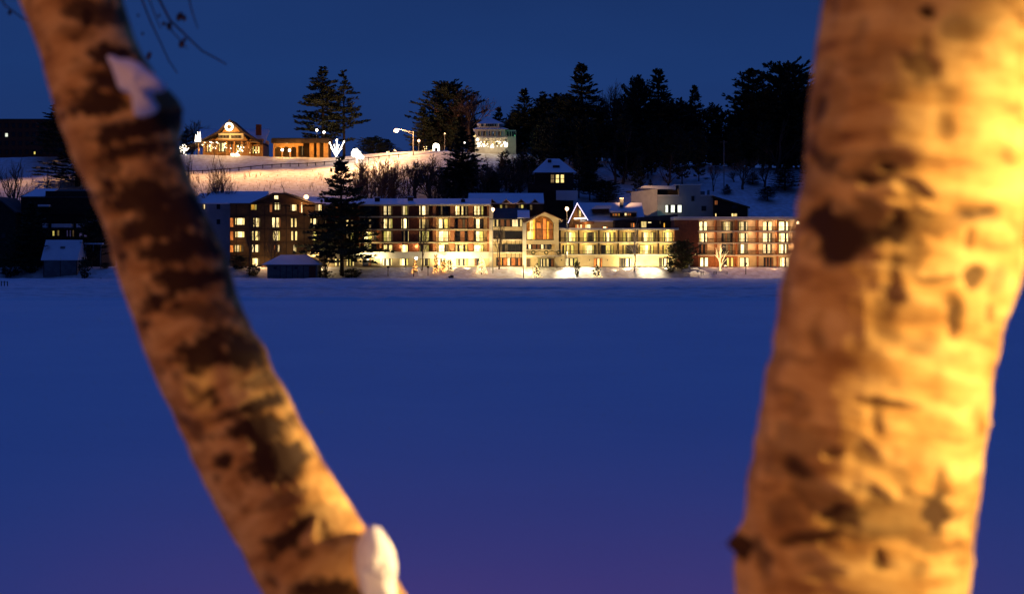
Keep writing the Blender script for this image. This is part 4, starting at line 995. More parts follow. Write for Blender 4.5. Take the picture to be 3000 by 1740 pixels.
# tall street lamp with arm
y = 424; g = gd(1211, y)
o = empty("street_lamp", g, "tall street lamp with a long arm lighting the top of the snowy slope", "street lamp")
b = MB(); xt = X(1211, y); b.tube(g - Vector((0, 0, .5)), (xt, y, Z(386, y)), .22, .13, STEEL, 7); b.build("pole", o)
b = MB(); b.path([(xt, y, Z(387, y)), (X(1190, y), y, Z(384, y)), (X(1168, y), y, Z(379, y))], [.11, .09, .07], STEEL, 5); b.tube((xt, y, Z(395, y)), (X(1190, y), y, Z(385.5, y)), .06, .06, STEEL, 4); b.build("arm", o)
b = MB(); b.ball((X(1161, y), y, Z(383, y)), .75, BULB, 12, 8, sz=.8); b.build("lamp_head", o, smooth=True)
lamp('POINT', (X(1165, y), y - 2.2, Z(387, y)), 12000, (1, .50, .20))
# utility poles
for k, (u, vt, vb, y) in enumerate(((2121, 412, 515, 405), (1352, 600, 600, 0),)):
    if not y: continue
    g = gd(u, y); b = MB(); b.tube(g - Vector((0, 0, 1)), (X(u, y), y, Z(vt, y)), .16, .12, STEEL, 5); b.box(X(u, y) - 1.1, y - .06, Z(vt + 6, y), X(u, y) + 1.1, y + .06, Z(vt + 3, y), WOOD)
    tag(b.build("utility_pole", origin=g), "thin wooden utility pole standing against the dark wood", "pole")
# unseen spots added above the slope to light its snow
for u, p, vt in ((540, 3300, 527), (640, 3600, 524), (740, 4000, 520), (840, 4200, 516), (940, 4600, 510), (1030, 4400, 502), (1110, 4200, 492), (40, 1300, 545), (150, 1000, 535)):
    t = gp(u, vt, 372); lamp('SPOT', (t.x, t.y + 2, t.z + 9.5), p * 2.1 * random.uniform(.8, 1.2), (1, .47, .15), (t.x, t.y - 1, t.z), 120, 1.0)
lamp('POINT', (X(1110, 418), 415, ground(X(1110, 418), 418) + 5), 1800, (1, .62, .30)); lamp('POINT', (X(1010, 418), 414, ground(X(1010, 418), 418) + 5), 1200, (1, .66, .36))

# road fence across the slope
pts = [(430, 517), (540, 512), (620, 508), (700, 502), (770, 494), (850, 489), (950, 484), (1020, 478), (1080, 472), (1140, 465), (1195, 460)]
o = None; P = [gp(u, v, 372) for u, v in pts]
o = empty("guard_fence", P[5], "long dark rail fence running across the lit snowy slope", "fence")
fr = MB(); fp = MB()
for a, b_ in zip(P, P[1:]):
    n = max(1, int((b_ - a).length / 2.4))
    for k in range(n):
        p = a.lerp(b_, k / n); q = a.lerp(b_, (k + 1) / n); p.z = ground(p.x, p.y); q.z = ground(q.x, q.y)
        fr.tube(p + Vector((0, 0, .85)), q + Vector((0, 0, .85)), .15, .15, DBRN, 4); fp.tube(p - Vector((0, 0, .3)), p + Vector((0, 0, 1.05)), .15, .15, DBRN, 4)
fr.build("rail", o); fp.build("post", o)
# fence posts by the ice
for k, (u, v, y) in enumerate(((4, 842, 262), (13, 840, 262), (22, 841, 262))):
    g = Vector((X(u, y), y, lakez(X(u, y), y))); b = MB(); b.tube(g - Vector((0, 0, .2)), g + Vector((0, 0, .9)), .1, .08, DBRN, 5, True)
    if k < 2: b.tube(g + Vector((0, 0, .7)), g + Vector((.56, 0, .7)), .05, .05, DBRN, 4)
    tag(b.build("dock_post", origin=g), ["short dark post at the left photo edge on the ice", "middle short dark post on the ice at the left edge", "rightmost short dark post on the ice at the left edge"][k], "post", "posts on the ice at the left")

# ------------------------------------------------------------------ light decorations
def lit_tree(u, vt, vb, wpx, y, label, m, kind='cone', name="lit_shrub", n=None, group=None):
    g = gd(u, y); h = Z(vt, y) - g.z; r = wpx / 2 * y / FPX; rg = random.Random(u)
    o = empty(name, g, label, "lit tree" if kind != 'shrub' else "lit shrub", group)
    if kind == 'cone':
        t = MB(); t.tube(g, g + Vector((0, 0, h)), .12, .03, WOOD, 5); t.build("trunk", o)
        b = MB(); turns = 7; N = 110; pts = []
        for k in range(9):
            a0 = k * .698; pts = [g + Vector(((r * (1 - s) ** .8 + .05) * math.cos(a0 + .5 * math.sin(s * 5 + k)), (r * (1 - s) ** .8 + .05) * math.sin(a0 + .5 * math.sin(s * 5 + k)), .15 + s * h)) for s in [q / 8 for q in range(9)]]
            b.path(pts, [.03] * 9, m, 3)
        for k in range(n or 90):
            s = rg.random() ** 1.3; a = rg.uniform(0, 6.28); rr = r * (1 - s) ** .8 * rg.uniform(.8, 1.05)
            b.ball(g + Vector((rr * math.cos(a), rr * math.sin(a), .15 + s * h)), rg.uniform(.07, .15), m, 4, 3)
        b.build("light_string", o)
    elif kind == 'shrub':
        t = MB(); cr_, tr_ = conifer_data(u, max(h, .8), r, z0=.05, whorls=7, nb=5, up=.4, clump=4, shape='round' if h < 2.5 else 'cone', nlen=.4, needle=NEEDG)
        t.merge(cr_, Matrix.Translation(g)); t.build("foliage", o)
        b = MB()
        for k in range(n or 45):
            s = rg.random() ** 1.2; a = rg.uniform(3.14, 6.28); rr = r * (math.sqrt(max(0, 1 - s * s)) if h < 2.5 else (1 - s)) * rg.uniform(.75, 1.1)
            p = g + Vector((rr * math.cos(a), rr * math.sin(a), .1 + s * h)); b.ball(p, rg.uniform(.07, .17), m, 4, 3)
            if k: b.tube(pp, p, .01, .01, FRAME, 3)
            pp = p
        b.build("light_string", o)
    else:      # wrapped bare branches
        cr_, tr_ = scale_to(*bare_data(u, h, depth=3, twigs=3, spread=.5, m=m, mt=m, r0=.24 if u == 985 else .16, trunk_frac=.3), h)
        mw = max(abs(p[0]) for p in cr_.v); k_ = min(1.4, r / mw)
        b = MB(); b.merge(cr_, Matrix.Translation(g) @ Matrix.Diagonal((k_, k_, 1, 1))); b.build("lit_branches", o)
        b = MB(); b.merge(tr_, Matrix.Translation(g)); b.build("lit_trunk", o)
    return o
lit_tree(1411, 750, 795, 34, 330.5, "pale cone of string lights before the white pilaster", FAIRYY, 'cone', "lit_tree")
lamp('POINT', (X(1411, 329), 328.6, 3.4), 40, (1, .42, .16))
lit_tree(1216, 764, 786, 20, 331, "small orange lit shrub under the white lamp", FAIRYO, 'shrub', group="little lit shrubs before the brick wing")
lit_tree(1277, 748, 788, 22, 330.5, "tall narrow shrub with orange lights", FAIRYO, 'shrub', n=60, group="little lit shrubs before the brick wing")
lit_tree(1298, 768, 787, 16, 330.8, "low orange shrub between the tall narrow one and the wide yellow one", FAIRYO, 'shrub', group="little lit shrubs before the brick wing")
lit_tree(1316, 768, 786, 26, 331.2, "wide yellow lit shrub, rightmost of the little ones", FAIRYY, 'shrub', n=60, group="little lit shrubs before the brick wing")
lit_tree(1572, 776, 797, 32, 330, "yellow lit shrub at the foot of the entrance pavilion", FAIRYY, 'shrub', n=60)
lit_tree(1748, 780, 797, 34, 330, "low row of warm lights by the orange door", FAIRYY, 'shrub', n=30)
lit_tree(2111, 712, 786, 44, 331, "bare tree wrapped in yellow lights before the brick end wing", FAIRYY, 'wrap', "lit_tree")
lit_tree(1858, 640, 785, 56, 332, "slender pale tree in front of the low cream wing", mat("pale_birch_bark", (.62, .56, .46), .7, scale=3, color2=(.4, .34, .27)), 'wrap', "birch_tree")["category"] = "tree"
y = 424; g = gd(985, y); b = MB(); c0 = (X(985, y), y, Z(459, y))
b.tube(g - Vector((0, 0, .2)), c0, .12, .14, WOOD, 5); 
for ua, va, r in ((966, 419, .16), (971, 434, .12), (986, 411, .18), (979, 425, .12), (1000, 436, .14), (1008, 416, .16), (992, 425, .1)):
    p = (X(ua, y), y + random.uniform(-.8, .8), Z(va, y)); m_ = tuple((a + c) / 2 + random.uniform(-.25, .25) for a, c in zip(c0, p)); b.path([c0, m_, p], [r, r, r * .8], FAIRY, 5); b.ball(p, r * 1.7, FAIRY, 6, 5, wob=.5)
tag(b.build("lit_tree", origin=g), "fan shaped white light tree between the two tall pines", "lit tree")
# white light sculptures by the road
y = 420; g = gd(1046, y)
b = MB()
for u, v, r in ((1040, 446, 1.0), (1048, 452, 1.0), (1036, 453, .7), (1055, 459, .8), (1044, 440, .5), (1062, 462, .5), (1052, 445, .3)): b.ball((X(u, y), y, Z(v, y)), r, FAIRY, 8, 6, wob=.4)
b.tube((X(1046, y), y, Z(455, y)), g, .3, .3, FAIRY, 4)
tag(b.build("light_figure", origin=g), "white light figure sitting on the snow right of the tall pines", "light decoration", "white light figures on the hill road")
g = gd(1278, 432); y = 432
b = MB(); ar = []
for t in range(13):
    a = math.pi * t / 12; ar.append((X(1278, y) - .75 * math.cos(a), y, Z(429, y) + .6 * math.sin(a)))
b.path([(X(1278, y) - .75, y, Z(452, y))] + ar + [(X(1278, y) + .75, y, Z(452, y))], [.3] * 15, FAIRY, 6)
b.ball((X(1276, y), y, Z(427, y)), .75, FAIRY, 8, 6)
tag(b.build("light_arch", origin=g), "narrow glowing white arch right of the street lamp", "light decoration", "white light figures on the hill road")
y = 428; g = gd(686, y); b = MB()
for k in range(16): b.ball((X(random.uniform(675, 699), y), y, Z(random.uniform(452, 462), y)), random.uniform(.25, .5), FAIRY, 6, 5, wob=.3)
tag(b.build("light_figure", origin=g), "low white light figure on the snow before the lodge", "light decoration", "white light figures on the hill road")
for k, (u, v) in enumerate(((1246, 434), (1262, 444), (1240, 445), (1225, 450), (1300, 452), (1137, 448), (1158, 440), (1391, 398))):
    y = 428; b = MB(); 
    for q in range(7): b.ball((X(u + random.uniform(-5, 5), y), y, Z(v + random.uniform(-4, 4), y)), random.uniform(.07, .16), FAIRYY, 5, 4)
    b.tube((X(u, y), y, Z(v, y)), gd(u, y), .05, .05, WOOD, 4)
    tag(b.build("light_cluster", origin=gd(u, y)), ["warm light cluster just left of the glowing arch", "low warm light cluster touching the glowing arch", "dim warm light cluster at the foot of the street lamp", "lowest warm light cluster near the street lamp pole", "warm light cluster right of the glowing arch", "faint warm light cluster farthest left under the lamp arm", "faint warm light cluster straight under the lamp head", "slim warm light cluster at the left corner of the Victorian house"][k], "light decoration", "small warm light clusters along the hill road")
# dark boulder on the ice edge and small bits
y = 322; b = MB(); g = Vector((X(1322, y), y, lakez(X(1322, y), y)))
b.ball(g + Vector((0, 0, .35)), .62, ROOFD, 10, 8, sz=.75, wob=.5)
tag(b.build("boulder", origin=g, smooth=True), "dark round boulder lying on the snow at the ice edge", "rock")
rg = random.Random(3)
for k, (u, y) in enumerate(((295, 321), (833, 318), (650, 322))):
    g = Vector((X(u, y), y, lakez(X(u, y), y))); b = MB(); b.ball(g + Vector((0, 0, .08)), .28 if k != 1 else .4, ROOFD, 8, 6, sz=.5, wob=.5)
    tag(b.build("rock", origin=g), ["small dark stone on the snow left of the left birch", "flat dark stone before the hip roofed shed", "small dark stone between the left birch and the hip roofed shed"][k], "rock")
# sign posts along the right shore
for k, (u, va, vb) in enumerate(((2054, 795, 806), (2060, 795, 806), (2092, 795, 806), (2098, 795, 806), (2130, 796, 804), (2185, 770, 804), (1137, 780, 804), (1212, 770, 800), (1254, 780, 806), (1534, 776, 800))):
    y = 329.5; g = gd(u, y); b = MB(); b.tube(g - Vector((0, 0, .3)), (X(u, y), y, Z(va, y)), .09, .08, DBRN, 5, True)
    if k in (5, 6, 8): b.box(X(u, y) - .3, y - .05, Z(va + 5, y), X(u, y) + .3, y + .05, Z(va, y), DBRN)
    tag(b.build("shore_post", origin=g), ["left stake of the pair under the end wing's first windows", "right stake of the pair under the end wing's first windows", "left stake of the pair below the wrapped yellow tree", "right stake of the pair below the wrapped yellow tree", "single short stake right of the wrapped yellow tree", "taller post with a small panel before the third end wing window", "panel post before the brick wing's first ground window", "bare post left of the small orange shrub", "panel post before the thin bare tree", "dark post at the foot of the white column"][k], "post", "posts along the far shore")
# snow covered bench and table frames
y = 329; b = MB(); 
for (u0, v0, u1, v1) in ((1998, 789, 2048, 791), (2018, 776, 2021, 800), (2000, 791, 2003, 799), (2043, 791, 2046, 799)): b.pbox(y, u0, v0, u1, v1, y, y + .5, WHITE)
tag(b.build("bench", origin=gd(2020, y)), "snow covered bench with a post beside the lit fir", "bench")
y = 331; b = MB(); b.pbox(y, 246, 712, 300, 716, y, y + 1.2, RSNOW)
for u in (250, 272, 294): b.pbox(y, u, 716, u + 2, 735, y, y + .3, GREYD); b.pbox(y, 246, 726, 300, 728, y, y + .3, GREYD)
g = gd(272, y); b.v = [(x_, y_, z_ ) for x_, y_, z_ in b.v]
for u in (250, 294): b.box(X(u, y) - .1, y, g.z - .3, X(u, y) + .1, y + .3, Z(735, y), GREYD)
tag(b.build("deck_rail", origin=g), "snow covered deck railing between the small shed and the left birch", "railing")

# spots without fixtures, added over the shore to light its snow
def flood(u, v, p, color, h=5.0, dy=1.5, cone=70):
    t = gp(u, v, 326); lamp('SPOT', (t.x, t.y + dy, t.z + h), p, color, (t.x, t.y, t.z), cone, .8)
flood(1610, 793, 5200, (1, .84, .5)); flood(1665, 797, 7000, (1, .84, .5)); flood(1720, 794, 4200, (1, .82, .5)); flood(1580, 790, 800, (1, .7, .4))
flood(1905, 795, 5200, (1, .84, .5)); flood(1860, 790, 1500, (1, .7, .42)); flood(1800, 797, 260, (1, .55, .35)); flood(1980, 800, 900, (1, .75, .4)); flood(2040, 800, 1100, (1, .7, .4))
for u in (2110, 2170, 2230, 2300): flood(u, 798, 420, (1, .48, .32), h=7, cone=90)
flood(1410, 803, 520, (1, .38, .2), h=4); flood(1340, 796, 160, (.9, .25, .45), h=6); flood(1480, 793, 200, (.9, .3, .35), h=6); flood(1540, 803, 80, (.9, .35, .35), h=6)

# ------------------------------------------------------------------ the two birches in front
def bark_material():
    m = bpy.data.materials.new("birch_bark"); m.use_nodes = True; n = m.node_tree; b = n.nodes["Principled BSDF"]; L = n.links
    b.inputs["Roughness"].default_value = .75; b.inputs["Specular IOR Level"].default_value = .2
    uv = n.nodes.new("ShaderNodeUVMap"); uv.uv_map = "bark"
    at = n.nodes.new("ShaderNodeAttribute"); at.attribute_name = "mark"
    mp = n.nodes.new("ShaderNodeMapping"); mp.inputs["Scale"].default_value = (5, 22, 1)
    t1 = n.nodes.new("ShaderNodeTexNoise"); t1.inputs["Scale"].default_value = 1; t1.inputs["Detail"].default_value = 6; t1.inputs["Roughness"].default_value = .6
    L.new(uv.outputs[0], mp.inputs[0]); L.new(mp.outputs[0], t1.inputs["Vector"])
    t2 = n.nodes.new("ShaderNodeTexNoise"); t2.inputs["Scale"].default_value = 13; t2.inputs["Detail"].default_value = 5; L.new(uv.outputs[0], t2.inputs["Vector"])
    r1 = n.nodes.new("ShaderNodeValToRGB"); e = r1.color_ramp.elements
    e[0].position = .30; e[0].color = (.22, .09, .022, 1); e[1].position = .62; e[1].color = (.73, .47, .16, 1); k = e.new(.45); k.color = (.55, .31, .085, 1)
    L.new(t1.outputs[0], r1.inputs[0])
    mx = n.nodes.new("ShaderNodeMix"); mx.data_type = 'RGBA'; mx.inputs[7].default_value = (.34, .17, .04, 1)
    mr = n.nodes.new("ShaderNodeMapRange"); mr.inputs[1].default_value = .50; mr.inputs[2].default_value = .66; mr.inputs[4].default_value = .8
    L.new(t2.outputs[0], mr.inputs[0]); L.new(mr.outputs[0], mx.inputs[0]); L.new(r1.outputs[0], mx.inputs[6])
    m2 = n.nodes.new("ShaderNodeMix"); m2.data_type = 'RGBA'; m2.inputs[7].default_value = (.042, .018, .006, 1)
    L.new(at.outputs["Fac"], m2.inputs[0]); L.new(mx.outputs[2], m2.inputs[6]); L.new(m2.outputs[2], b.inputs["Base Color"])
    bp = n.nodes.new("ShaderNodeBump"); bp.inputs["Distance"].default_value = .006; L.new(t1.outputs[0], bp.inputs["Height"]); L.new(bp.outputs[0], b.inputs["Normal"])
    return m
BARK = bark_material()
def interp(pts, v):
    if v <= pts[0][1]: a, b = pts[0], pts[1]
    elif v >= pts[-1][1]: a, b = pts[-2], pts[-1]
    else:
        for a, b in zip(pts, pts[1:]):
            if v <= b[1]: break
    return a[0] + (b[0] - a[0]) * (v - a[1]) / (b[1] - a[1])
def birch(name, label, Lp, Rp, D, patches, ztop, zlo, seed, xshift_top, bottom_w, bumps=(), grow=(1, 1, 1, .3)):
    root = empty(name, (X((Lp[-1][0] + Rp[-1][0]) / 2, D), D, 5.3), label, "birch tree", "birches in front of the lake")
    zv0, zv1 = Z(-60, D), Z(1780, D)
    rows = []
    zc = zv0
    top = [(X((interp(Lp, -60) + interp(Rp, -60)) / 2, D), (X(interp(Rp, -60), D) - X(interp(Lp, -60), D)) / 2)]
    bot = [(X((interp(Lp, 1780) + interp(Rp, 1780)) / 2, D), (X(interp(Rp, 1780), D) - X(interp(Lp, 1780), D)) / 2)]
    NR = 320; NS = 168
    sl_t = (X((interp(Lp, -60) + interp(Rp, -60)) / 2, D) - X((interp(Lp, 120) + interp(Rp, 120)) / 2, D)) / (Z(-60, D) - Z(120, D))
    sl_b = (X((interp(Lp, 1600) + interp(Rp, 1600)) / 2, D) - X((interp(Lp, 1780) + interp(Rp, 1780)) / 2, D)) / (Z(1600, D) - Z(1780, D))
    zs = [ztop + (zv0 - ztop) * k / 40 for k in range(40)] + [zv0 + (zv1 - zv0) * k / NR for k in range(NR)] + [zv1 + (zlo - zv1) * k / 40 for k in range(41)]
    for z in zs:
        if z > zv0: x = top[0][0] + sl_t * (z - zv0) * (1 - .06 * (z - zv0)); r = top[0][1] * max(.25, 1 - .12 * (z - zv0))
        elif z < zv1: x = bot[0][0] + sl_b * .6 * (z - zv1); r = bot[0][1] * (1 + bottom_w * (zv1 - z))
        else:
            v = VH + (CAMZ - z) * FPX / D; l, rr = interp(Lp, v), interp(Rp, v); x = X((l + rr) / 2, D); r = (X(rr, D) - X(l, D)) / 2
        rows.append((x, z, r))
    verts = []; uvs = []; marks = []; s = 0
    lean = math.hypot(1, (rows[60][0] - rows[300][0]) / (rows[60][1] - rows[300][1]))
    s00 = 0
    for k, (x, z, r) in enumerate(rows):
        if k: s += abs(rows[k - 1][1] - z) * lean
        for j in range(NS):
            th = 2 * math.pi * j / NS; dx, dy = math.cos(th), math.sin(th)
            tilt = -dx * r * (rows[min(k + 1, len(rows) - 1)][0] - rows[max(k - 1, 0)][0]) / (rows[min(k + 1, len(rows) - 1)][1] - rows[max(k - 1, 0)][1] or 1) * 0
            P = Vector((x + dx * r, D + dy * r / lean, z + tilt))
            sl = (rows[min(k + 3, len(rows) - 1)][0] - rows[max(k - 3, 0)][0]) / (rows[min(k + 3, len(rows) - 1)][1] - rows[max(k - 3, 0)][1])
            s_ = s; s = s_ - dx * r * sl * .9       # grain runs round the stem at right angles to its lean
            n1 = noise.noise(Vector((dx * 1.3, dy * 1.3, s * 5 + seed))); n2 = noise.noise(Vector((dx * 3, dy * 3, s * 26 + seed))); n3 = noise.noise(Vector((dx * 9, dy * 9, s * 34 + seed)))
            # pixel the point shows at, used only to find which bark scar or painted shade it lies in
            pu = 1500 + P.x / P.y * FPX; pv = VH + (CAMZ - P.z) / P.y * FPX
            mk = 0
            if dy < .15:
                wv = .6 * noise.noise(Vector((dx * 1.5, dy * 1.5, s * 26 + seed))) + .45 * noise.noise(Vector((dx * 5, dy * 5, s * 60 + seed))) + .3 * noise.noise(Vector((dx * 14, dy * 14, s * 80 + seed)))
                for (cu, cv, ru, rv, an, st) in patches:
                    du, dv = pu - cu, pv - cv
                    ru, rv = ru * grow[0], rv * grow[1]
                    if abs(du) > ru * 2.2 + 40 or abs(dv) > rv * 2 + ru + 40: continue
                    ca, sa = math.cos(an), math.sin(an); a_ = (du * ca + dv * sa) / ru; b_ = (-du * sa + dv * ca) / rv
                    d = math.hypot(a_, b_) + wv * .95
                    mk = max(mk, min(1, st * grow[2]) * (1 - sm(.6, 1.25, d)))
            else:
                mk = sm(.28, .5, noise.noise(Vector((dx * 1.6, dy * 1.6, s * 6 + seed + 11)))) * .85
            mk = min(1, mk + grow[3] * sm(.25, .55, noise.noise(Vector((dx * 2.4, dy * 2.4, s * 16 + seed + 3)))))
            r2 = 1 + .018 * n1 + .018 * n2 + .008 * n3 - .045 * mk
            for (ba, bv, bs, bamp) in bumps:
                dd_ = ((((th - ba + math.pi) % (2 * math.pi)) - math.pi) * r) ** 2 + (z - Z(bv, D)) ** 2
                if dd_ < 9 * bs * bs: r2 += bamp * math.exp(-dd_ / (bs * bs)) / r
            s, sr = s_, s
            verts.append((x + dx * r * r2, D + dy * r / lean * r2, z + tilt)); uvs.append((th * r * 1.0 if j <= NS / 2 else (2 * math.pi - th) * r, sr)); marks.append(mk)
    faces = [(k * NS + j, (k + 1) * NS + j, (k + 1) * NS + (j + 1) % NS, k * NS + (j + 1) % NS) for k in range(len(rows) - 1) for j in range(NS)]
    faces.append(tuple(range(NS)))
    off = wloc(root)
    me = bpy.data.meshes.new("trunk"); me.from_pydata((np.array(verts) - np.array(off)).tolist(), [], faces); me.materials.append(BARK)
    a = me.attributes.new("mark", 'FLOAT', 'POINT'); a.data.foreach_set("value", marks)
    ul = me.uv_layers.new(name="bark"); vi = np.zeros(len(me.loops), dtype=np.int32); me.loops.foreach_get("vertex_index", vi)
    ul.data.foreach_set("uv", np.array(uvs)[vi].ravel())
    me.polygons.foreach_set("use_smooth", [True] * len(faces))
    t = bpy.data.objects.new("trunk", me); col.objects.link(t); t.parent = root
    return root, rows

LL = [(35, -60), (60, 0), (95, 90), (119, 155), (160, 300), (208, 452), (262, 560), (310, 667), (357, 833), (385, 905), (405, 964), (440, 1060), (470, 1131), (515, 1220), (560, 1321), (612, 1430), (667, 1536), (722, 1640), (780, 1740), (800, 1780)]
LR = [(345, -60), (357, 0), (380, 80), (411, 155), (440, 200), (462, 240), (492, 262), (518, 290), (534, 325), (527, 370), (520, 420), (535, 470), (560, 536), (600, 625), (645, 716), (668, 770), (690, 850), (700, 880), (718, 920), (742, 970), (782, 1028), (786, 1050), (800, 1090), (848, 1165), (856, 1185), (868, 1215), (905, 1285), (940, 1345), (1000, 1440), (1060, 1536), (1100, 1590), (1143, 1650), (1190, 1740), (1208, 1780)]
lp = [(254, 29, 100, 26, 0, .8), (306, 48, 70, 26, 0, .7), (230, 100, 50, 22, .3, .35), (325, 165, 60, 34, .1, .85), (345, 235, 48, 60, .2, .85), (297, 300, 85, 40, -.1, .9), (480, 300, 26, 34, 0, .6), (407, 378, 115, 34, -.22, .92), (255, 200, 40, 26, 0, .3),  # bark scars, with shade painted under the snow patch and down the right side
      (383, 445, 92, 26, -.2, .85), (325, 483, 45, 32, -.4, .6), (470, 520, 50, 24, 0, .5), (431, 590, 105, 70, .2, .85), (500, 640, 110, 70, 0, .85), (400, 670, 60, 36, 0, .7), (529, 735, 118, 42, -.12, .88), (562, 822, 92, 32, -.15, .95), (463, 879, 60, 20, -.5, .7), (611, 912, 80, 30, .05, .6),
      (603, 1035, 80, 48, -.5, .96), (701, 1030, 44, 60, .2, .95), (640, 990, 60, 22, -.3, .8), (734, 1195, 105, 22, -.3, .9), (775, 1117, 65, 18, -.3, .55), (426, 949, 14, 10, 0, .6), (600, 1165, 40, 14, -.6, .5),
      (763, 1255, 92, 38, -.25, .97), (812, 1353, 80, 66, -.1, .97), (656, 1345, 26, 22, 0, .95), (623, 1181, 20, 14, 0, .6), (849, 1571, 62, 30, -.45, .95), (795, 1591, 30, 16, 0, .7), (951, 1735, 80, 30, 0, .92), (894, 1616, 20, 14, 0, .6), (1000, 1530, 50, 46, .7, .35), (830, 1460, 50, 20, -.4, .4), (905, 1500, 40, 24, -.4, .35)]
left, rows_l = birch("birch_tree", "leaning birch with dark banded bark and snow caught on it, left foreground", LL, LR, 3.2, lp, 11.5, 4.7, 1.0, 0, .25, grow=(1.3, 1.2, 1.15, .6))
RL = [(2426, -60), (2417, 0), (2399, 119), (2384, 240), (2369, 357), (2339, 619), (2318, 730), (2298, 833), (2262, 1036), (2244, 1130), (2226, 1226), (2190, 1429), (2177, 1560), (2166, 1660), (2162, 1740), (2160, 1780)]
RR = [(3004, -60), (2996, 0), (3000, 250), (2996, 452), (2990, 600), (2982, 720), (2984, 762), (2968, 830), (2948, 880), (2929, 929), (2912, 1010), (2893, 1107), (2874, 1270), (2857, 1429), (2838, 1590), (2821, 1740), (2816, 1780)]
rp = [(2480, 670, 150, 70, .15, .55), (2650, 690, 60, 95, 0, .55), (2790, 650, 120, 34, -.3, .4), (2640, 1530, 190, 60, -.12, .5), (2700, 1580, 120, 70, 0, .4), (2330, 1300, 80, 70, .2, .4), (2380, 520, 50, 90, .1, .35), (2600, 200, 120, 60, .2, .25), (2420, 300, 50, 120, 0, .3), (2717, 33, 24, 18, .3, .95), (2690, 195, 46, 46, -.8, .6), (2712, 160, 14, 60, 0, .5), (2494, 208, 42, 14, 0, .4), (2625, 268, 34, 26, 0, .3), (2548, 452, 95, 10, -.1, .35), (2518, 520, 92, 16, .1, .5), (2590, 490, 26, 14, 0, .5),
      (2399, 643, 50, 55, 0, .9), (2440, 730, 70, 40, .3, .75), (2548, 600, 52, 18, .3, .6), (2530, 705, 74, 55, 0, .55), (2625, 684, 32, 84, .1, .72), (2696, 643, 62, 26, -.3, .6), (2815, 633, 66, 20, -.3, .45), (2845, 690, 14, 40, .2, .75), (2738, 827, 64, 13, 0, .65), (2857, 821, 22, 36, .5, .75), (2613, 815, 26, 50, -.2, .45), (2680, 560, 46, 20, .4, .5),
      (2802, 924, 18, 60, 0, .75), (2790, 880, 40, 20, .5, .5), (2904, 918, 10, 24, 0, .6), (2594, 1185, 66, 9, .1, .6), (2564, 1227, 14, 48, 0, .4), (2308, 1150, 60, 12, .3, .3), (2308, 1263, 70, 28, .2, .38), (2433, 1328, 26, 14, 0, .6), (2300, 1346, 62, 36, 0, .4), (2481, 1510, 60, 52, -.2, .75), (2368, 1575, 105, 16, -.12, .75), (2564, 1477, 52, 36, .5, .6), (2749, 1513, 55, 54, 0, .85), (2725, 1596, 90, 52, 0, .6), (2653, 1490, 42, 38, 0, .5), (2576, 1638, 18, 40, -.2, .65), (2296, 1495, 60, 52, 0, .42), (2219, 1626, 26, 80, -.3, .6), (2160, 1590, 34, 46, -.4, .95), (2760, 1420, 16, 50, .1, .6), (2300, 1050, 60, 20, .2, .25), (2420, 1680, 50, 18, 0, .4), (2620, 1560, 80, 20, -.1, .6)]
right, rows_r = birch("birch_tree", "thick upright birch glowing yellow with mottled bark, right foreground", RL, RR, 2.5, rp, 11.5, 4.7, 6.0, 0, .2, bumps=((0, 1240, .013, .018), (math.pi, 1588, .022, .032), (0, 752, .03, .008), (math.pi - .15, 1640, .05, .008)), grow=(1.2, 1.2, 1.15, .5))

# snow caught on the left birch
def snow_lump(pts, y, depth, label, seed):
    """closed outline in photo pixels, filled out to a rounded cushion"""
    cx = sum(p[0] for p in pts) / len(pts); cy = sum(p[1] for p in pts) / len(pts)
    b = MB(); n = 48; rings = 9; i = b.mi(SNOW)
    per = []
    m = len(pts)
    for k in range(n):                                   # smooth closed curve through the outline
        t = k / n * m; a = int(t) % m; f = t - int(t); P0, P1, P2, P3 = (Vector(pts[(a + q) % m]) for q in (-1, 0, 1, 2))
        per.append(.5 * ((2 * P1) + (P2 - P0) * f + (2 * P0 - 5 * P1 + 4 * P2 - P3) * f * f + (3 * P1 - P0 - 3 * P2 + P3) * f ** 3))
    for side in (-1, 1):
        for rr in range(rings + 1):
            q = rr / rings; sc_ = math.sin(q * math.pi / 2); dp = math.cos(q * math.pi / 2) * depth * side
            for p in per:
                u = cx + (p.x - cx) * sc_; v = cy + (p.y - cy) * sc_; yy = y + dp
                w_ = 1 + .15 * noise.noise(Vector((u * .02, v * .02, seed + side))) + .12 * noise.noise(Vector((u * .06, v * .06, seed + side))); eg = sc_ ** 3 * 4
                b.v.append((X(u + eg * noise.noise(Vector((u * .04, v * .04, seed))), y), y + dp * w_, Z(v + eg * noise.noise(Vector((u * .05, v * .05, seed + 3))), y)))
    for sd in range(2):
        o_ = sd * (rings + 1) * n
        for rr in range(rings):
            for k in range(n):
                k2 = (k + 1) % n; q = (o_ + rr * n + k, o_ + rr * n + k2, o_ + (rr + 1) * n + k2, o_ + (rr + 1) * n + k)
                b.f.append(q if sd else q[::-1]); b.m.append(i)
    o = b.build("snow_patch", smooth=True, origin=(X(cx, y), y, Z(cy, y)))
    return tag(o, label, "snow", "snow lodged on the left birch")
snow_lump([(316, 164), (350, 170), (400, 182), (445, 215), (482, 248), (476, 268), (448, 272), (452, 300), (462, 318), (440, 338), (402, 342), (395, 310), (388, 280), (352, 262), (335, 215)], 3.045, .05, "pale pointed snow patch high on the left birch", 1)
snow_lump([(1068, 1552), (1090, 1542), (1112, 1548), (1135, 1580), (1156, 1620), (1165, 1670), (1160, 1700), (1158, 1760), (1120, 1800), (1075, 1780), (1045, 1720), (1030, 1660), (1040, 1600)], 3.13, .07, "brightly lit snow lump low on the right side of the left birch", 4)

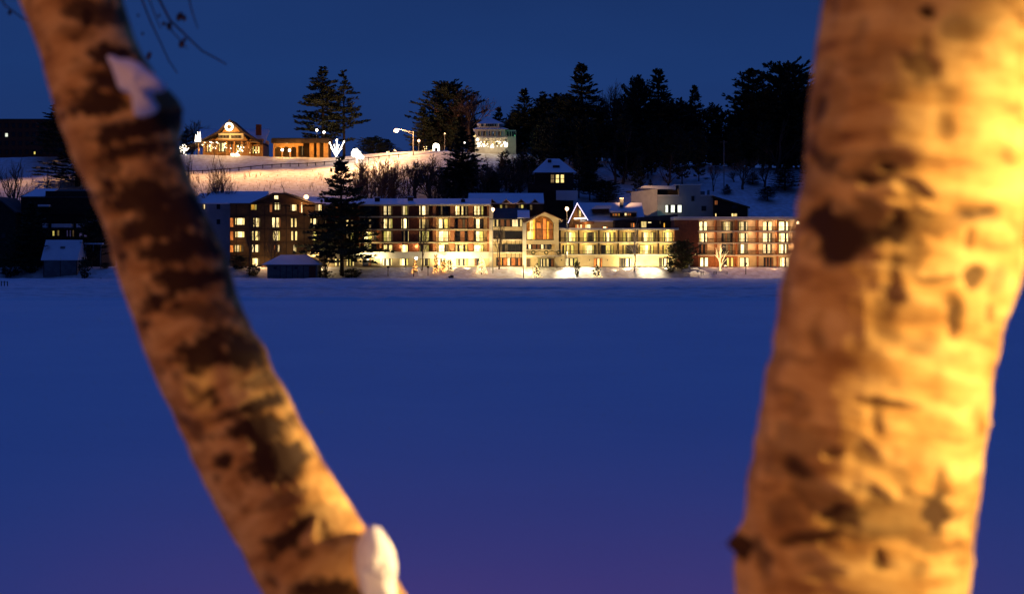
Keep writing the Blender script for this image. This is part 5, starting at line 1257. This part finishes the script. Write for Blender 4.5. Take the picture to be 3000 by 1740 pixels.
# branches and budded twigs hanging from the left birch
BUD = mat("twig_bark", (.16, .06, .06), .7, scale=30, color2=(.07, .04, .035))
b = MB(); P = [Vector((-1.25, 3.2, 8.6)), Vector((-1.5, 4.3, 9.3)), Vector((-1.7, 5.8, 9.5)), Vector((-1.75, 7.2, 9.2))]
b.path(P, [.05, .035, .022, .012], BARK, 8)
def twig(y, pts, r0=.010, buds=()):
    Q = [Vector((X(u, y), y + .1 * k, Z(v, y))) for k, (u, v) in enumerate(pts)]
    b.path(Q, [.45 * r0 * (1 - .6 * k / len(Q)) for k in range(len(Q))], BUD, 5)
    for u, v, s in buds:
        c0 = Vector((X(u, y), y + .1, Z(v, y)))
        for k in range(5): b.ball(c0 + Vector((random.uniform(-1, 1), random.uniform(-1, 1), random.uniform(-1, 1))) * s * .004, s * .0048, BUD, 6, 5, sz=1.6, wob=.3)
Y = 5.6
twig(Y, [(340, -480), (360, -200), (372, -40), (385, 30), (398, 85), (405, 130), (414, 160)], .011, [(398, 88, .7), (418, 156, 1.6), (385, 34, .6)])
twig(Y, [(400, -480), (415, -180), (428, -30), (445, 25), (478, 62), (510, 98), (545, 115), (558, 122)], .014, [(478, 66, 1.6), (462, 58, 1.0), (516, 122, 1.7), (524, 104, .9), (446, 35, .8)])
twig(Y, [(500, 88), (508, 105), (514, 124)], .007); twig(Y, [(430, -20), (437, 35), (434, 62)], .007)
twig(Y, [(480, -450), (510, -150), (524, -10), (520, 20), (514, 38)], .009, [(510, 38, 1.8), (520, 42, 1.4)])
b.tube(Q0 := Vector((X(350, Y), Y, Z(-480, Y))), P[2], .012, .018, BUD, 5); b.tube(Vector((X(400, Y), Y, Z(-480, Y))), P[2], .012, .018, BUD, 5); b.tube(Vector((X(480, Y), Y, Z(-450, Y))), P[3], .010, .012, BUD, 5)
b.build("branch", left)
# bud at the far left edge on a twig of the same branch
b = MB(); twig(Y, [(-160, -420), (-90, -150), (-40, -10), (-6, 22), (6, 27)], .010, [(2, 27, 1.2)]); b.tube(Vector((X(-160, Y), Y, Z(-420, Y))), P[2], .012, .016, BUD, 5); b.build("branch", left)
